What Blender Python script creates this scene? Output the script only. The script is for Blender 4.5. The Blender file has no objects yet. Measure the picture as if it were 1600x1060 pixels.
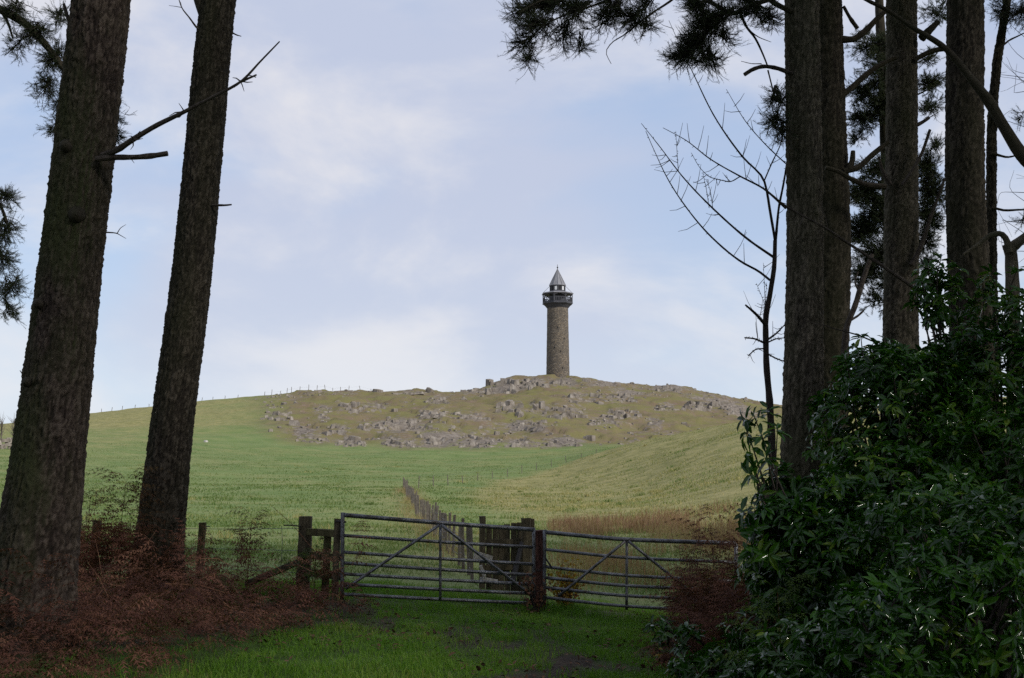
import bpy, bmesh, math, random
import numpy as np
from mathutils import Vector

# ------------------------------------------------------------------ scene, camera, light
SC = bpy.context.scene
COL = SC.collection
RNG = np.random.default_rng(11)
random.seed(5)
PI = math.pi
F, CX, CY, HZ, EYE = 1900.0, 800.0, 530.0, 750.0, 1.6
PITCH = math.atan((HZ - CY) / F)
CP, SP = math.cos(PITCH), math.sin(PITCH)

cam = bpy.data.cameras.new('camera')
cam.sensor_width = 36.0
cam.lens = F / 1600 * 36
cam.clip_start, cam.clip_end = 0.1, 12000
cam_o = bpy.data.objects.new('camera', cam)
cam_o.location = (0, 0, EYE)
cam_o.rotation_euler = (PI / 2 + PITCH, 0, 0)
COL.objects.link(cam_o)
SC.camera = cam_o

SUN_EL, SUN_AZ = math.radians(33), math.radians(128)       # azimuth clockwise from +Y: to the right, a little behind the camera
sd = Vector((math.sin(SUN_AZ) * math.cos(SUN_EL), math.cos(SUN_AZ) * math.cos(SUN_EL), math.sin(SUN_EL)))
sun = bpy.data.lights.new('sun', 'SUN')
sun.energy, sun.angle, sun.color = 2.5, math.radians(10), (1.0, 0.95, 0.87)
sun_o = bpy.data.objects.new('sun', sun)
sun_o.rotation_euler = sd.to_track_quat('Z', 'Y').to_euler()
COL.objects.link(sun_o)

SC.view_settings.view_transform = 'Standard'
SC.view_settings.look = 'None'
SC.view_settings.exposure = 0.38
SC.view_settings.gamma = 1.0
SC.view_settings.use_curve_mapping = False
SC.cycles.max_bounces = 6
SC.cycles.use_denoising = False

world = bpy.data.worlds.new('World')
SC.world = world
world.use_nodes = True
wt = world.node_tree
wt.nodes.clear()


class NT:
    """small helper round a node tree"""
    def __init__(s, nt): s.nt = nt
    def n(s, kind, **kw):
        nd = s.nt.nodes.new(kind)
        for k, v in kw.items():
            if k.startswith('i_'):
                key = k[2:]
                key = int(key) if key.isdigit() else key
                nd.inputs[key].default_value = v
            else:
                setattr(nd, k, v)
        return nd
    def l(s, a, b): s.nt.links.new(a, b)
    def ramp(s, fac, stops, interp='LINEAR'):
        nd = s.nt.nodes.new('ShaderNodeValToRGB')
        cr = nd.color_ramp
        cr.interpolation = interp
        while len(cr.elements) < len(stops): cr.elements.new(0.5)
        for e, (p, c) in zip(cr.elements, stops):
            e.position = p
            e.color = (c[0], c[1], c[2], 1) if hasattr(c, '__len__') else (c, c, c, 1)
        s.l(fac, nd.inputs[0])
        return nd.outputs[0]
    def mix(s, fac, a, b, blend='MIX'):
        nd = s.nt.nodes.new('ShaderNodeMix')
        nd.data_type = 'RGBA'
        nd.blend_type = blend
        nd.clamp_factor = True
        for v, i in ((fac, 0), (a, 6), (b, 7)):
            if hasattr(v, 'node'): s.l(v, nd.inputs[i])
            elif hasattr(v, '__len__'): nd.inputs[i].default_value = (v[0], v[1], v[2], 1)
            else: nd.inputs[i].default_value = v
        return nd.outputs[2]
    def math(s, op, a, b=0.0, clamp=False):
        nd = s.nt.nodes.new('ShaderNodeMath')
        nd.operation = op
        nd.use_clamp = clamp
        for v, i in ((a, 0), (b, 1)):
            if hasattr(v, 'node'): s.l(v, nd.inputs[i])
            else: nd.inputs[i].default_value = v
        return nd.outputs[0]
    def noise(s, vec, scale, detail=4, rough=0.55, dist=0.0, sc=None):
        if sc is not None:
            mp = s.n('ShaderNodeMapping')
            mp.inputs['Scale'].default_value = sc
            s.l(vec, mp.inputs[0]); vec = mp.outputs[0]
        nd = s.n('ShaderNodeTexNoise')
        nd.inputs['Scale'].default_value = scale
        nd.inputs['Detail'].default_value = detail
        nd.inputs['Roughness'].default_value = rough
        nd.inputs['Distortion'].default_value = dist
        s.l(vec, nd.inputs['Vector'])
        return nd.outputs['Fac']


w = NT(wt)
tc = w.n('ShaderNodeTexCoord')
sky = w.n('ShaderNodeTexSky')
sky.sky_type = 'NISHITA'
sky.sun_disc = False
sky.sun_elevation = SUN_EL
sky.sun_rotation = SUN_AZ
sky.air_density, sky.dust_density, sky.ozone_density = 1.0, 1.0, 1.0
dirv = tc.outputs['Generated']
mpv = w.n('ShaderNodeMapping')
mpv.inputs['Location'].default_value = (1.7, 3.9, 4.2)
w.l(dirv, mpv.inputs[0])
dirs_ = mpv.outputs[0]
c_big = w.noise(dirs_, 1.3, 5, 0.5, 0.5, sc=(1.5, 1.5, 3.4))
c_mid = w.noise(dirs_, 2.4, 7, 0.55, 0.3, sc=(1.4, 1.4, 3.0))
big = w.ramp(c_big, [(0.40, 0.0), (0.60, 1.0)], 'EASE')
bright = w.ramp(c_mid, [(0.42, 0.0), (0.66, 1.0)], 'EASE')
# thin high cloud veils the blue almost everywhere; thicker grey-lilac banks, then brighter tops
veil = w.mix(0.66, sky.outputs[0], (3.7, 4.75, 6.8))
bank = w.mix(w.math('MULTIPLY', big, 0.85), veil, (4.3, 4.65, 5.8))
tops = w.mix(w.math('MULTIPLY', bright, 0.85), bank, (6.35, 6.25, 6.45))
sep = w.n('ShaderNodeSeparateXYZ')
w.l(dirv, sep.inputs[0])
low = w.ramp(sep.outputs['Z'], [(0.0, 1.0), (0.07, 0.7), (0.13, 0.28), (0.24, 0.0)], 'B_SPLINE')
skyc = w.mix(w.math('MULTIPLY', low, 0.6), tops, (5.9, 6.5, 7.1))
bg = w.n('ShaderNodeBackground')
bg.inputs['Strength'].default_value = 0.1
w.l(skyc, bg.inputs['Color'])
wo = w.n('ShaderNodeOutputWorld')
w.l(bg.outputs[0], wo.inputs[0])

# ------------------------------------------------------------------ numpy noise
def hsh(ix, iy, s):
    n = (ix.astype(np.int64) * 374761393 + iy.astype(np.int64) * 668265263 + s * 974634777) & 0xffffffff
    n = ((n ^ (n >> 13)) * 1274126177) & 0xffffffff
    n = ((n ^ (n >> 16)) * 461845907) & 0xffffffff
    return ((n ^ (n >> 15)) & 0xffffff) / float(0xffffff)

def vn(x, y, s=0):
    x = np.asarray(x, float); y = np.asarray(y, float)
    ix, iy = np.floor(x), np.floor(y)
    fx, fy = x - ix, y - iy
    fx = fx * fx * (3 - 2 * fx); fy = fy * fy * (3 - 2 * fy)
    a, b = hsh(ix, iy, s), hsh(ix + 1, iy, s)
    c, d = hsh(ix, iy + 1, s), hsh(ix + 1, iy + 1, s)
    return (a + (b - a) * fx) * (1 - fy) + (c + (d - c) * fx) * fy

def fbm(x, y, s=0, o=4):
    t, a, tot = 0, 1.0, 0
    for k in range(o):
        t = t + a * vn(x * 2 ** k + 17.3 * k, y * 2 ** k - 9.1 * k, s + k)
        tot += a; a *= 0.52
    return t / tot

def worley(x, y, s=0, wrap=None):
    ix, iy = np.floor(x), np.floor(y)
    f1 = np.full(x.shape, 9.0); f2 = np.full(x.shape, 9.0); cid = np.zeros(x.shape)
    for dx in (-1, 0, 1):
        for dy in (-1, 0, 1):
            jx, jy = ix + dx, iy + dy
            kx = np.mod(jx, wrap) if wrap else jx
            px, py = jx + hsh(kx, jy, s), jy + hsh(kx, jy, s + 1)
            d = np.hypot(px - x, py - y)
            m = d < f1
            f2 = np.where(m, f1, np.minimum(f2, d))
            cid = np.where(m, hsh(kx, jy, s + 2), cid)
            f1 = np.where(m, d, f1)
    return f1, f2, cid

def sstep(a, b, x):
    t = np.clip((np.asarray(x, float) - a) / (b - a), 0, 1)
    return t * t * (3 - 2 * t)

def pchip(xs, ys, xq):
    xs = np.asarray(xs, float); ys = np.asarray(ys, float)
    h = np.diff(xs); d = np.diff(ys) / h
    m = np.zeros_like(ys)
    m[0], m[-1] = d[0], d[-1]
    for i in range(1, len(xs) - 1):
        if d[i - 1] * d[i] > 0:
            w1, w2 = 2 * h[i] + h[i - 1], h[i] + 2 * h[i - 1]
            m[i] = (w1 + w2) / (w1 / d[i - 1] + w2 / d[i])
    xq = np.clip(xq, xs[0], xs[-1])
    i = np.clip(np.searchsorted(xs, xq) - 1, 0, len(xs) - 2)
    t = (xq - xs[i]) / h[i]
    return ((2 * t**3 - 3 * t**2 + 1) * ys[i] + (t**3 - 2 * t**2 + t) * h[i] * m[i]
            + (-2 * t**3 + 3 * t**2) * ys[i + 1] + (t**3 - t**2) * h[i] * m[i + 1])

# ------------------------------------------------------------------ mesh building
class MB:
    def __init__(s): s.V, s.Fs, s.T, s.n = [], [], [], 0
    def add(s, V, Fs, tint=0.5):
        V = np.asarray(V, float).reshape(-1, 3)
        if not isinstance(Fs, list): Fs = [Fs]
        for f in Fs:
            f = np.asarray(f, np.int64)
            if f.size: s.Fs.append(f + s.n)
        s.V.append(V)
        s.T.append(np.broadcast_to(np.asarray(tint, float), (len(V),)))
        s.n += len(V)
        return s
    def mesh(s, name, mat, origin=(0, 0, 0), smooth=False, attrs=None):
        V = np.concatenate(s.V) - np.asarray(origin, float)
        me = bpy.data.meshes.new(name)
        me.vertices.add(len(V))
        me.vertices.foreach_set('co', V.astype(np.float32).ravel())
        loops = np.concatenate([f.ravel() for f in s.Fs])
        tot = np.concatenate([np.full(len(f), f.shape[1]) for f in s.Fs])
        start = np.concatenate([[0], np.cumsum(tot)[:-1]])
        me.loops.add(len(loops))
        me.loops.foreach_set('vertex_index', loops.astype(np.int32))
        me.polygons.add(len(tot))
        me.polygons.foreach_set('loop_start', start.astype(np.int32))
        me.polygons.foreach_set('use_smooth', np.full(len(tot), bool(smooth)))
        me.update(calc_edges=True)
        a = me.attributes.new('tint', 'FLOAT', 'POINT')
        a.data.foreach_set('value', np.concatenate(s.T).astype(np.float32))
        for k, v in (attrs or {}).items():
            a = me.attributes.new(k, 'FLOAT', 'POINT')
            a.data.foreach_set('value', np.asarray(v, np.float32))
        if mat: me.materials.append(mat)
        return me
    def part(s, name, mat, parent, smooth=False):
        o = bpy.data.objects.new(name, s.mesh(name, mat, WL(parent), smooth))
        COL.objects.link(o); o.parent = parent
        return o
    def top(s, name, mat, origin, label=None, cat=None, group=None, kind=None, smooth=False, attrs=None):
        o = bpy.data.objects.new(name, s.mesh(name, mat, origin, smooth, attrs))
        o.location = origin
        COL.objects.link(o)
        return tag(o, label, cat, group, kind)

def WL(o):
    v = Vector(o.location)
    while o.parent:
        o = o.parent; v = v + Vector(o.location)
    return np.array(v)

def tag(o, label=None, cat=None, group=None, kind=None):
    if label: o['label'] = label
    if cat: o['category'] = cat
    if group: o['group'] = group
    if kind: o['kind'] = kind
    return o

def thing(name, label, cat, loc, group=None):
    o = bpy.data.objects.new(name, None)
    o.location = tuple(loc); o.empty_display_size = 0.2
    COL.objects.link(o)
    return tag(o, label, cat, group)

def child(name, me, parent, loc=(0, 0, 0), rot=(0, 0, 0), scale=(1, 1, 1)):
    o = bpy.data.objects.new(name, me)
    COL.objects.link(o); o.parent = parent
    o.location = loc; o.rotation_euler = rot; o.scale = scale
    return o

def P(px, py, Y):
    a, b = (px - CX) / F, (CY - py) / F
    y, z = CP - SP * b, SP + CP * b
    return np.array([a * Y / y, Y, EYE + z * Y / y])

def frames(pts):
    pts = np.asarray(pts, float)
    t = np.gradient(pts, axis=0) if len(pts) > 2 else np.repeat((pts[1] - pts[0])[None], 2, 0)
    t /= np.linalg.norm(t, axis=1)[:, None] + 1e-12
    ref = np.array([0, 0, 1.0]) if abs(t[0][2]) < 0.9 else np.array([1.0, 0, 0])
    u = np.zeros_like(t)
    c = np.cross(ref, t[0]); u[0] = c / np.linalg.norm(c)
    for i in range(1, len(t)):
        c = u[i - 1] - t[i] * np.dot(u[i - 1], t[i])
        u[i] = c / (np.linalg.norm(c) + 1e-12)
    return t, u, np.cross(t, u)

def grid_faces(n, k, wrap=True):
    i = np.arange(n - 1)[:, None]; j = np.arange(k if wrap else k - 1)[None]
    j2 = (j + 1) % k if wrap else j + 1
    return np.stack([i * k + j, i * k + j2, (i + 1) * k + j2, (i + 1) * k + j], -1).reshape(-1, 4)

def tube(mb, pts, r, k=6, tint=0.5, cap=True):
    pts = np.asarray(pts, float)
    r = np.broadcast_to(np.asarray(r, float), (len(pts),))
    t, u, v = frames(pts)
    a = np.arange(k) * 2 * PI / k
    V = pts[:, None] + r[:, None, None] * (np.cos(a)[None, :, None] * u[:, None] + np.sin(a)[None, :, None] * v[:, None])
    n = len(pts)
    Fs = [grid_faces(n, k)]
    if cap: Fs.append(np.array([np.arange(k)[::-1], (n - 1) * k + np.arange(k)]))
    mb.add(V.reshape(-1, 3), Fs, tint)
    return mb

def smoothline(pts, n):
    pts = np.asarray(pts, float)
    if len(pts) == 2: return pts[0] + (pts[1] - pts[0]) * np.linspace(0, 1, n)[:, None]
    d = np.concatenate([[0], np.cumsum(np.linalg.norm(np.diff(pts, axis=0), axis=1))])
    q = np.linspace(0, d[-1], n)
    return np.stack([pchip(d, pts[:, i], q) for i in range(3)], -1)

def beam(mb, a, b, w, h, jit=0.003, ch=0.15, n=5, up=(0, 0, 1), tint=0.5):
    """sawn timber: chamfered rectangle swept from a to b, a little uneven"""
    a, b = np.asarray(a, float), np.asarray(b, float)
    t = (b - a) / np.linalg.norm(b - a)
    up = np.asarray(up, float)
    if abs(np.dot(t, up)) > 0.95: up = np.array([0, 1.0, 0])
    u = np.cross(up, t); u /= np.linalg.norm(u)
    v = np.cross(t, u)
    c = ch * min(w, h)
    W, H_ = w / 2, h / 2
    prof = np.array([(W - c, -H_), (W, -H_ + c), (W, H_ - c), (W - c, H_), (-W + c, H_), (-W, H_ - c), (-W, -H_ + c), (-W + c, -H_)])
    q = np.linspace(0, 1, n)
    V = (a + (b - a) * q[:, None])[:, None] + prof[None, :, :1] * u + prof[None, :, 1:] * v
    V = V + RNG.normal(0, jit, V.shape) * 0.7
    Fs = [grid_faces(n, 8), np.array([np.arange(8)[::-1], (n - 1) * 8 + np.arange(8)])]
    mb.add(V.reshape(-1, 3), Fs, tint)
    return mb

def unit(v): return v / (np.linalg.norm(v, axis=-1, keepdims=True) + 1e-12)

# ------------------------------------------------------------------ materials
def new_mat(name):
    m = bpy.data.materials.new(name)
    m.use_nodes = True
    t = NT(m.node_tree)
    b = next(x for x in m.node_tree.nodes if x.type == 'BSDF_PRINCIPLED')
    g = t.n('ShaderNodeNewGeometry')
    return m, t, b, g.outputs['Position']

def bump(t, b, h, strength=0.5, dist=0.02):
    bp = t.n('ShaderNodeBump')
    bp.inputs['Strength'].default_value = strength
    bp.inputs['Distance'].default_value = dist
    t.l(h, bp.inputs['Height']); t.l(bp.outputs[0], b.inputs['Normal'])

def simple(name, cols, scale=8, rough=0.8, sc=None, bstr=0.3, bdist=0.01, tint=0.0, spec=0.3, metal=0.0, obj=True, detail=5):
    """colour ramp over noise; tint attribute shifts it; each object gets its own offset"""
    m, t, b, pos = new_mat(name)
    vec = pos
    oi = t.n('ShaderNodeObjectInfo')
    if obj:
        ad = t.n('ShaderNodeVectorMath'); ad.operation = 'ADD'
        mu = t.n('ShaderNodeVectorMath'); mu.operation = 'SCALE'
        cb = t.n('ShaderNodeCombineXYZ')
        t.l(oi.outputs['Random'], cb.inputs[0]); t.l(oi.outputs['Random'], cb.inputs[2])
        t.l(cb.outputs[0], mu.inputs[0]); mu.inputs['Scale'].default_value = 37.0
        t.l(pos, ad.inputs[0]); t.l(mu.outputs[0], ad.inputs[1]); vec = ad.outputs[0]
    nz = t.noise(vec, scale, detail, 0.6, 0.2, sc)
    f = nz
    if tint:
        at = t.n('ShaderNodeAttribute'); at.attribute_name = 'tint'
        f = t.math('ADD', t.math('MULTIPLY', nz, 1 - tint), t.math('MULTIPLY', at.outputs['Fac'], tint), True)
    n = len(cols)
    lo, hi = (0.3, 0.7) if not tint else (0.2, 0.8)
    col = t.ramp(f, [(lo + (hi - lo) * i / (n - 1), c) for i, c in enumerate(cols)])
    t.l(col, b.inputs['Base Color'])
    b.inputs['Roughness'].default_value = rough
    b.inputs['Specular IOR Level'].default_value = spec
    b.inputs['Metallic'].default_value = metal
    if bstr: bump(t, b, nz, bstr, bdist)
    return m

def mat_leaf(name, cols, rough=0.3, trans=0.25, spec=0.5):
    m, t, b, pos = new_mat(name)
    at = t.n('ShaderNodeAttribute'); at.attribute_name = 'tint'
    nz = t.noise(pos, 1.3, 2)
    f = t.math('ADD', t.math('MULTIPLY', at.outputs['Fac'], 0.7), t.math('MULTIPLY', nz, 0.3))
    n = len(cols)
    col = t.ramp(f, [(0.1 + 0.8 * i / (n - 1), c) for i, c in enumerate(cols)])
    t.l(col, b.inputs['Base Color'])
    b.inputs['Roughness'].default_value = rough
    b.inputs['Specular IOR Level'].default_value = spec
    if trans:
        tr = t.n('ShaderNodeBsdfTranslucent')
        t.l(t.mix(1.0, col, (1.2, 1.5, 0.5), 'MULTIPLY'), tr.inputs['Color'])
        ms = t.n('ShaderNodeMixShader'); ms.inputs[0].default_value = trans
        out = next(x for x in m.node_tree.nodes if x.type == 'OUTPUT_MATERIAL')
        t.l(b.outputs[0], ms.inputs[1]); t.l(tr.outputs[0], ms.inputs[2]); t.l(ms.outputs[0], out.inputs[0])
    return m

def mat_bark(name, dark, mid, light, moss, moss_amt=0.5):
    m, t, b, pos = new_mat(name)
    at = t.n('ShaderNodeAttribute'); at.attribute_name = 'tint'      # plate relief: 0 crevice .. 1 plate
    n1 = t.noise(pos, 14, 6, 0.65, 0.2, sc=(1, 1, 0.45))
    n2 = t.noise(pos, 1.6, 4, 0.6, 0.3, sc=(1, 1, 0.4))
    f = t.math('ADD', t.math('MULTIPLY', at.outputs['Fac'], 0.65), t.math('MULTIPLY', n1, 0.45))
    col = t.ramp(f, [(0.22, dark), (0.5, mid), (0.8, light)])
    geo = t.n('ShaderNodeNewGeometry')
    sp = t.n('ShaderNodeSeparateXYZ'); t.l(geo.outputs['Normal'], sp.inputs[0])
    side = t.ramp(sp.outputs['X'], [(0.0, 1.0), (0.75, 0.0)])         # algae on the damp side
    mf = t.math('MULTIPLY', t.math('MULTIPLY', t.ramp(n2, [(0.38, 0.0), (0.62, 1.0)]), t.math('ADD', side, 0.25, True)), moss_amt)
    col = t.mix(mf, col, moss)
    lich = t.ramp(t.noise(pos, 9, 3, 0.5, 0.4), [(0.66, 0.0), (0.76, 1.0)])
    col = t.mix(t.math('MULTIPLY', lich, 0.35), col, (light[0] * 1.4, light[1] * 1.45, light[2] * 1.4))
    t.l(col, b.inputs['Base Color'])
    b.inputs['Roughness'].default_value = 0.92
    b.inputs['Specular IOR Level'].default_value = 0.15
    h = t.math('ADD', n1, t.math('MULTIPLY', t.noise(pos, 60, 4, 0.6, 0, sc=(1, 1, 0.5)), 0.5))
    bump(t, b, h, 0.8, 0.012)
    return m

M = {}
M['bark_brown'] = mat_bark('bark_brown', (0.008, 0.006, 0.005), (0.037, 0.027, 0.022), (0.090, 0.070, 0.056), (0.040, 0.046, 0.018), 0.9)
M['bark_dark'] = mat_bark('bark_dark', (0.007, 0.006, 0.005), (0.028, 0.023, 0.017), (0.074, 0.062, 0.047), (0.026, 0.028, 0.012), 0.5)
M['bark_grey'] = mat_bark('bark_grey', (0.012, 0.010, 0.008), (0.060, 0.050, 0.039), (0.145, 0.122, 0.094), (0.040, 0.044, 0.02), 0.6)
M['deadwood'] = simple('deadwood', [(0.02, 0.015, 0.012), (0.05, 0.04, 0.033), (0.085, 0.07, 0.058)], 20, 0.9, bstr=0.4, tint=0)
M['twig'] = simple('twig', [(0.018, 0.014, 0.012), (0.04, 0.032, 0.027)], 10, 0.9, bstr=0)
M['needles'] = mat_leaf('needles', [(0.014, 0.022, 0.010), (0.030, 0.044, 0.018), (0.055, 0.062, 0.028)], 0.6, 0.15, 0.25)
M['rhodo'] = mat_leaf('rhodo_leaf', [(0.007, 0.020, 0.004), (0.014, 0.046, 0.006), (0.032, 0.092, 0.009), (0.10, 0.15, 0.018)], 0.10, 0.25, 0.30)
M['bracken'] = mat_leaf('dead_bracken', [(0.042, 0.018, 0.013), (0.098, 0.043, 0.030), (0.158, 0.072, 0.046), (0.24, 0.13, 0.075)], 0.85, 0.15, 0.1)
M['bracken_olive'] = mat_leaf('drying_bracken', [(0.040, 0.018, 0.010), (0.075, 0.038, 0.018), (0.095, 0.060, 0.024)], 0.8, 0.12, 0.1)
M['fern_green'] = mat_leaf('fern_green', [(0.03, 0.05, 0.012), (0.06, 0.10, 0.018), (0.09, 0.13, 0.02)], 0.6, 0.3, 0.2)
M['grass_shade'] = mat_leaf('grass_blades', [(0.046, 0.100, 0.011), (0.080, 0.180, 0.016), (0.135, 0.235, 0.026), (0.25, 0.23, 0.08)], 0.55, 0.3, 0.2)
M['grass_field'] = mat_leaf('field_grass', [(0.085, 0.135, 0.037), (0.145, 0.190, 0.065), (0.25, 0.235, 0.098), (0.37, 0.31, 0.15)], 0.8, 0.25, 0.1)
M['grass_rust'] = mat_leaf('rusty_grass', [(0.170, 0.088, 0.064), (0.25, 0.155, 0.108), (0.30, 0.22, 0.12), (0.34, 0.30, 0.16)], 0.85, 0.3, 0.1)
M['leaf_gold'] = mat_leaf('golden_leaf', [(0.10, 0.035, 0.012), (0.24, 0.13, 0.018), (0.30, 0.19, 0.025)], 0.6, 0.35, 0.2)
M['litter'] = mat_leaf('leaf_litter', [(0.03, 0.018, 0.012), (0.08, 0.04, 0.022), (0.14, 0.08, 0.045)], 0.8, 0.0, 0.2)
M['galv'] = simple('galvanised_steel', [(0.070, 0.055, 0.042), (0.115, 0.115, 0.12), (0.165, 0.17, 0.185), (0.23, 0.235, 0.25)], 9, 0.5, sc=(1, 1, 1), bstr=0.12, bdist=0.004, spec=0.5, metal=0.75)
M['timber_old'] = simple('weathered_timber', [(0.030, 0.024, 0.015), (0.072, 0.058, 0.034), (0.12, 0.10, 0.062)], 26, 0.9, sc=(1, 1, 0.18), bstr=0.7, bdist=0.012)
M['timber_green'] = simple('mossy_timber', [(0.030, 0.027, 0.012), (0.062, 0.056, 0.022), (0.10, 0.088, 0.04)], 22, 0.9, sc=(1, 1, 0.25), bstr=0.6, bdist=0.012)
M['timber_red'] = simple('red_brown_timber', [(0.030, 0.013, 0.010), (0.085, 0.036, 0.028), (0.13, 0.06, 0.045)], 22, 0.85, sc=(1, 1, 0.2), bstr=0.6, bdist=0.012)
M['timber_pale'] = simple('bleached_timber', [(0.16, 0.15, 0.135), (0.28, 0.265, 0.24), (0.38, 0.36, 0.33)], 26, 0.9, sc=(0.3, 1, 1), bstr=0.5, bdist=0.01)
M['timber_far'] = simple('grey_post_timber', [(0.085, 0.072, 0.060), (0.17, 0.148, 0.122)], 6, 0.9, bstr=0)
M['wire'] = simple('fence_wire', [(0.10, 0.10, 0.10), (0.16, 0.16, 0.16)], 4, 0.6, bstr=0, metal=0.5)
M['iron'] = simple('dark_iron', [(0.012, 0.011, 0.011), (0.03, 0.026, 0.024)], 20, 0.6, bstr=0.2)
M['rock'] = simple('crag_rock', [(0.085, 0.072, 0.060), (0.170, 0.147, 0.123), (0.250, 0.220, 0.187), (0.34, 0.305, 0.265)], 0.75, 0.93, sc=(1, 1, 0.45), bstr=0.9, bdist=0.35, spec=0.15, detail=8)
M['cairn_white'] = simple('white_stone', [(0.36, 0.34, 0.31), (0.50, 0.48, 0.44)], 2, 0.9, bstr=0.3)
M['zinc'] = simple('lead_roof', [(0.17, 0.17, 0.185), (0.235, 0.235, 0.255)], 0.8, 0.6, sc=(1, 1, 0.3), bstr=0.1, bdist=0.05)
M['gallery_wood'] = simple('dark_stained_timber', [(0.045, 0.046, 0.055), (0.085, 0.087, 0.10)], 1.5, 0.8, bstr=0.1, bdist=0.03)
M['see_through_light'] = simple('see_through_light', [(0.55, 0.56, 0.58), (0.66, 0.67, 0.68)], 1, 0.6, bstr=0)  # pale colour standing in for daylight seen through the lantern
M['dark_inside'] = simple('dark_opening', [(0.012, 0.012, 0.014), (0.02, 0.02, 0.022)], 1, 0.8, bstr=0)

def mat_tower():
    m, t, b, pos = new_mat('tower_whinstone')
    tcn = t.n('ShaderNodeTexCoord')
    vo = t.n('ShaderNodeTexVoronoi')
    vo.inputs['Scale'].default_value = 1.9
    mp = t.n('ShaderNodeMapping'); mp.inputs['Scale'].default_value = (1, 1, 1.7)
    t.l(pos, mp.inputs[0]); t.l(mp.outputs[0], vo.inputs['Vector'])
    sp = t.n('ShaderNodeSeparateColor'); t.l(vo.outputs['Color'], sp.inputs[0])
    stone = t.ramp(sp.outputs[0], [(0.0, (0.085, 0.072, 0.060)), (0.35, (0.15, 0.120, 0.090)), (0.62, (0.20, 0.155, 0.105)), (0.85, (0.26, 0.205, 0.14)), (1.0, (0.34, 0.29, 0.23))])
    big = t.noise(pos, 0.22, 4, 0.6)
    col = t.mix(t.ramp(big, [(0.35, 0.0), (0.7, 0.45)]), stone, (0.09, 0.085, 0.075))
    joint = t.ramp(vo.outputs['Distance'], [(0.30, 0.0), (0.55, 0.6)])
    col = t.mix(joint, col, (0.06, 0.055, 0.05))
    t.l(col, b.inputs['Base Color'])
    b.inputs['Roughness'].default_value = 0.95
    bump(t, b, t.math('SUBTRACT', 1.0, vo.outputs['Distance']), 0.7, 0.25)
    return m
M['tower'] = mat_tower()

def mat_ground():
    m, t, b, pos = new_mat('ground')
    def at(n):
        a = t.n('ShaderNodeAttribute'); a.attribute_name = n; return a.outputs['Fac']
    fine = t.noise(pos, 2.6, 6, 0.65)
    vfine = t.noise(pos, 9.0, 5, 0.7)
    mid = t.noise(pos, 0.16, 5, 0.6, 0.3)
    broad = t.noise(pos, 0.035, 4, 0.55, 0.2)
    far = t.noise(pos, 0.55, 6, 0.7, 0.2)
    # wood floor, trodden grass
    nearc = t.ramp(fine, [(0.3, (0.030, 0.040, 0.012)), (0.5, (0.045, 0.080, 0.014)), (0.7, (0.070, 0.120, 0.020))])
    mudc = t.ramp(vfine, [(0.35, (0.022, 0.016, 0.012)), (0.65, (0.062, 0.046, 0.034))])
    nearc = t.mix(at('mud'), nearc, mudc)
    # pasture
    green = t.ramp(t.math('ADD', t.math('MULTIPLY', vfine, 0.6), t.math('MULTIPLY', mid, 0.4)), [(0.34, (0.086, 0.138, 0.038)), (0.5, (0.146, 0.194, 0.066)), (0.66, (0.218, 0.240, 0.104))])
    pale = t.ramp(far, [(0.3, (0.130, 0.132, 0.048)), (0.5, (0.225, 0.210, 0.084)), (0.7, (0.34, 0.30, 0.14))])
    pm = t.math('ADD', at('pale'), t.math('SUBTRACT', t.math('MULTIPLY', t.math('ADD', mid, broad), 0.9), 0.9))
    field = t.mix(t.ramp(pm, [(0.15, 0.0), (0.75, 1.0)]), green, pale)
    tuft = t.ramp(far, [(0.58, 0.0), (0.70, 1.0)])
    field = t.mix(t.math('MULTIPLY', tuft, 0.5), field, (0.175, 0.135, 0.065))
    # rough hill: heath, bleached grass and stone showing through
    heath = t.ramp(far, [(0.30, (0.105, 0.095, 0.042)), (0.46, (0.172, 0.140, 0.072)), (0.58, (0.160, 0.115, 0.082)), (0.72, (0.27, 0.225, 0.16))])
    hv = t.noise(pos, 0.09, 5, 0.62, 0.4)
    heath = t.mix(t.ramp(hv, [(0.43, 0.0), (0.60, 0.85)]), heath, t.ramp(vfine, [(0.3, (0.110, 0.118, 0.036)), (0.7, (0.210, 0.185, 0.074))]))
    field = t.mix(at('heath'), field, heath)
    rockc = t.ramp(t.noise(pos, 0.9, 7, 0.7, 0.3, sc=(1, 1, 0.5)), [(0.3, (0.09, 0.074, 0.060)), (0.5, (0.180, 0.152, 0.124)), (0.68, (0.29, 0.25, 0.21))])
    rm = t.math('ADD', at('rock'), t.math('MULTIPLY', t.math('SUBTRACT', t.noise(pos, 0.42, 5, 0.7), 0.5), 1.6))
    field = t.mix(t.ramp(rm, [(0.42, 0.0), (0.62, 1.0)]), field, rockc)
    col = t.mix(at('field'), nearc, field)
    t.l(col, b.inputs['Base Color'])
    b.inputs['Roughness'].default_value = 0.95
    b.inputs['Specular IOR Level'].default_value = 0.1
    h = t.math('ADD', t.math('MULTIPLY', far, 1.0), t.math('MULTIPLY', fine, 0.45))
    bump(t, b, h, 0.5, 0.25)
    return m
M['ground'] = mat_ground()

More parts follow.
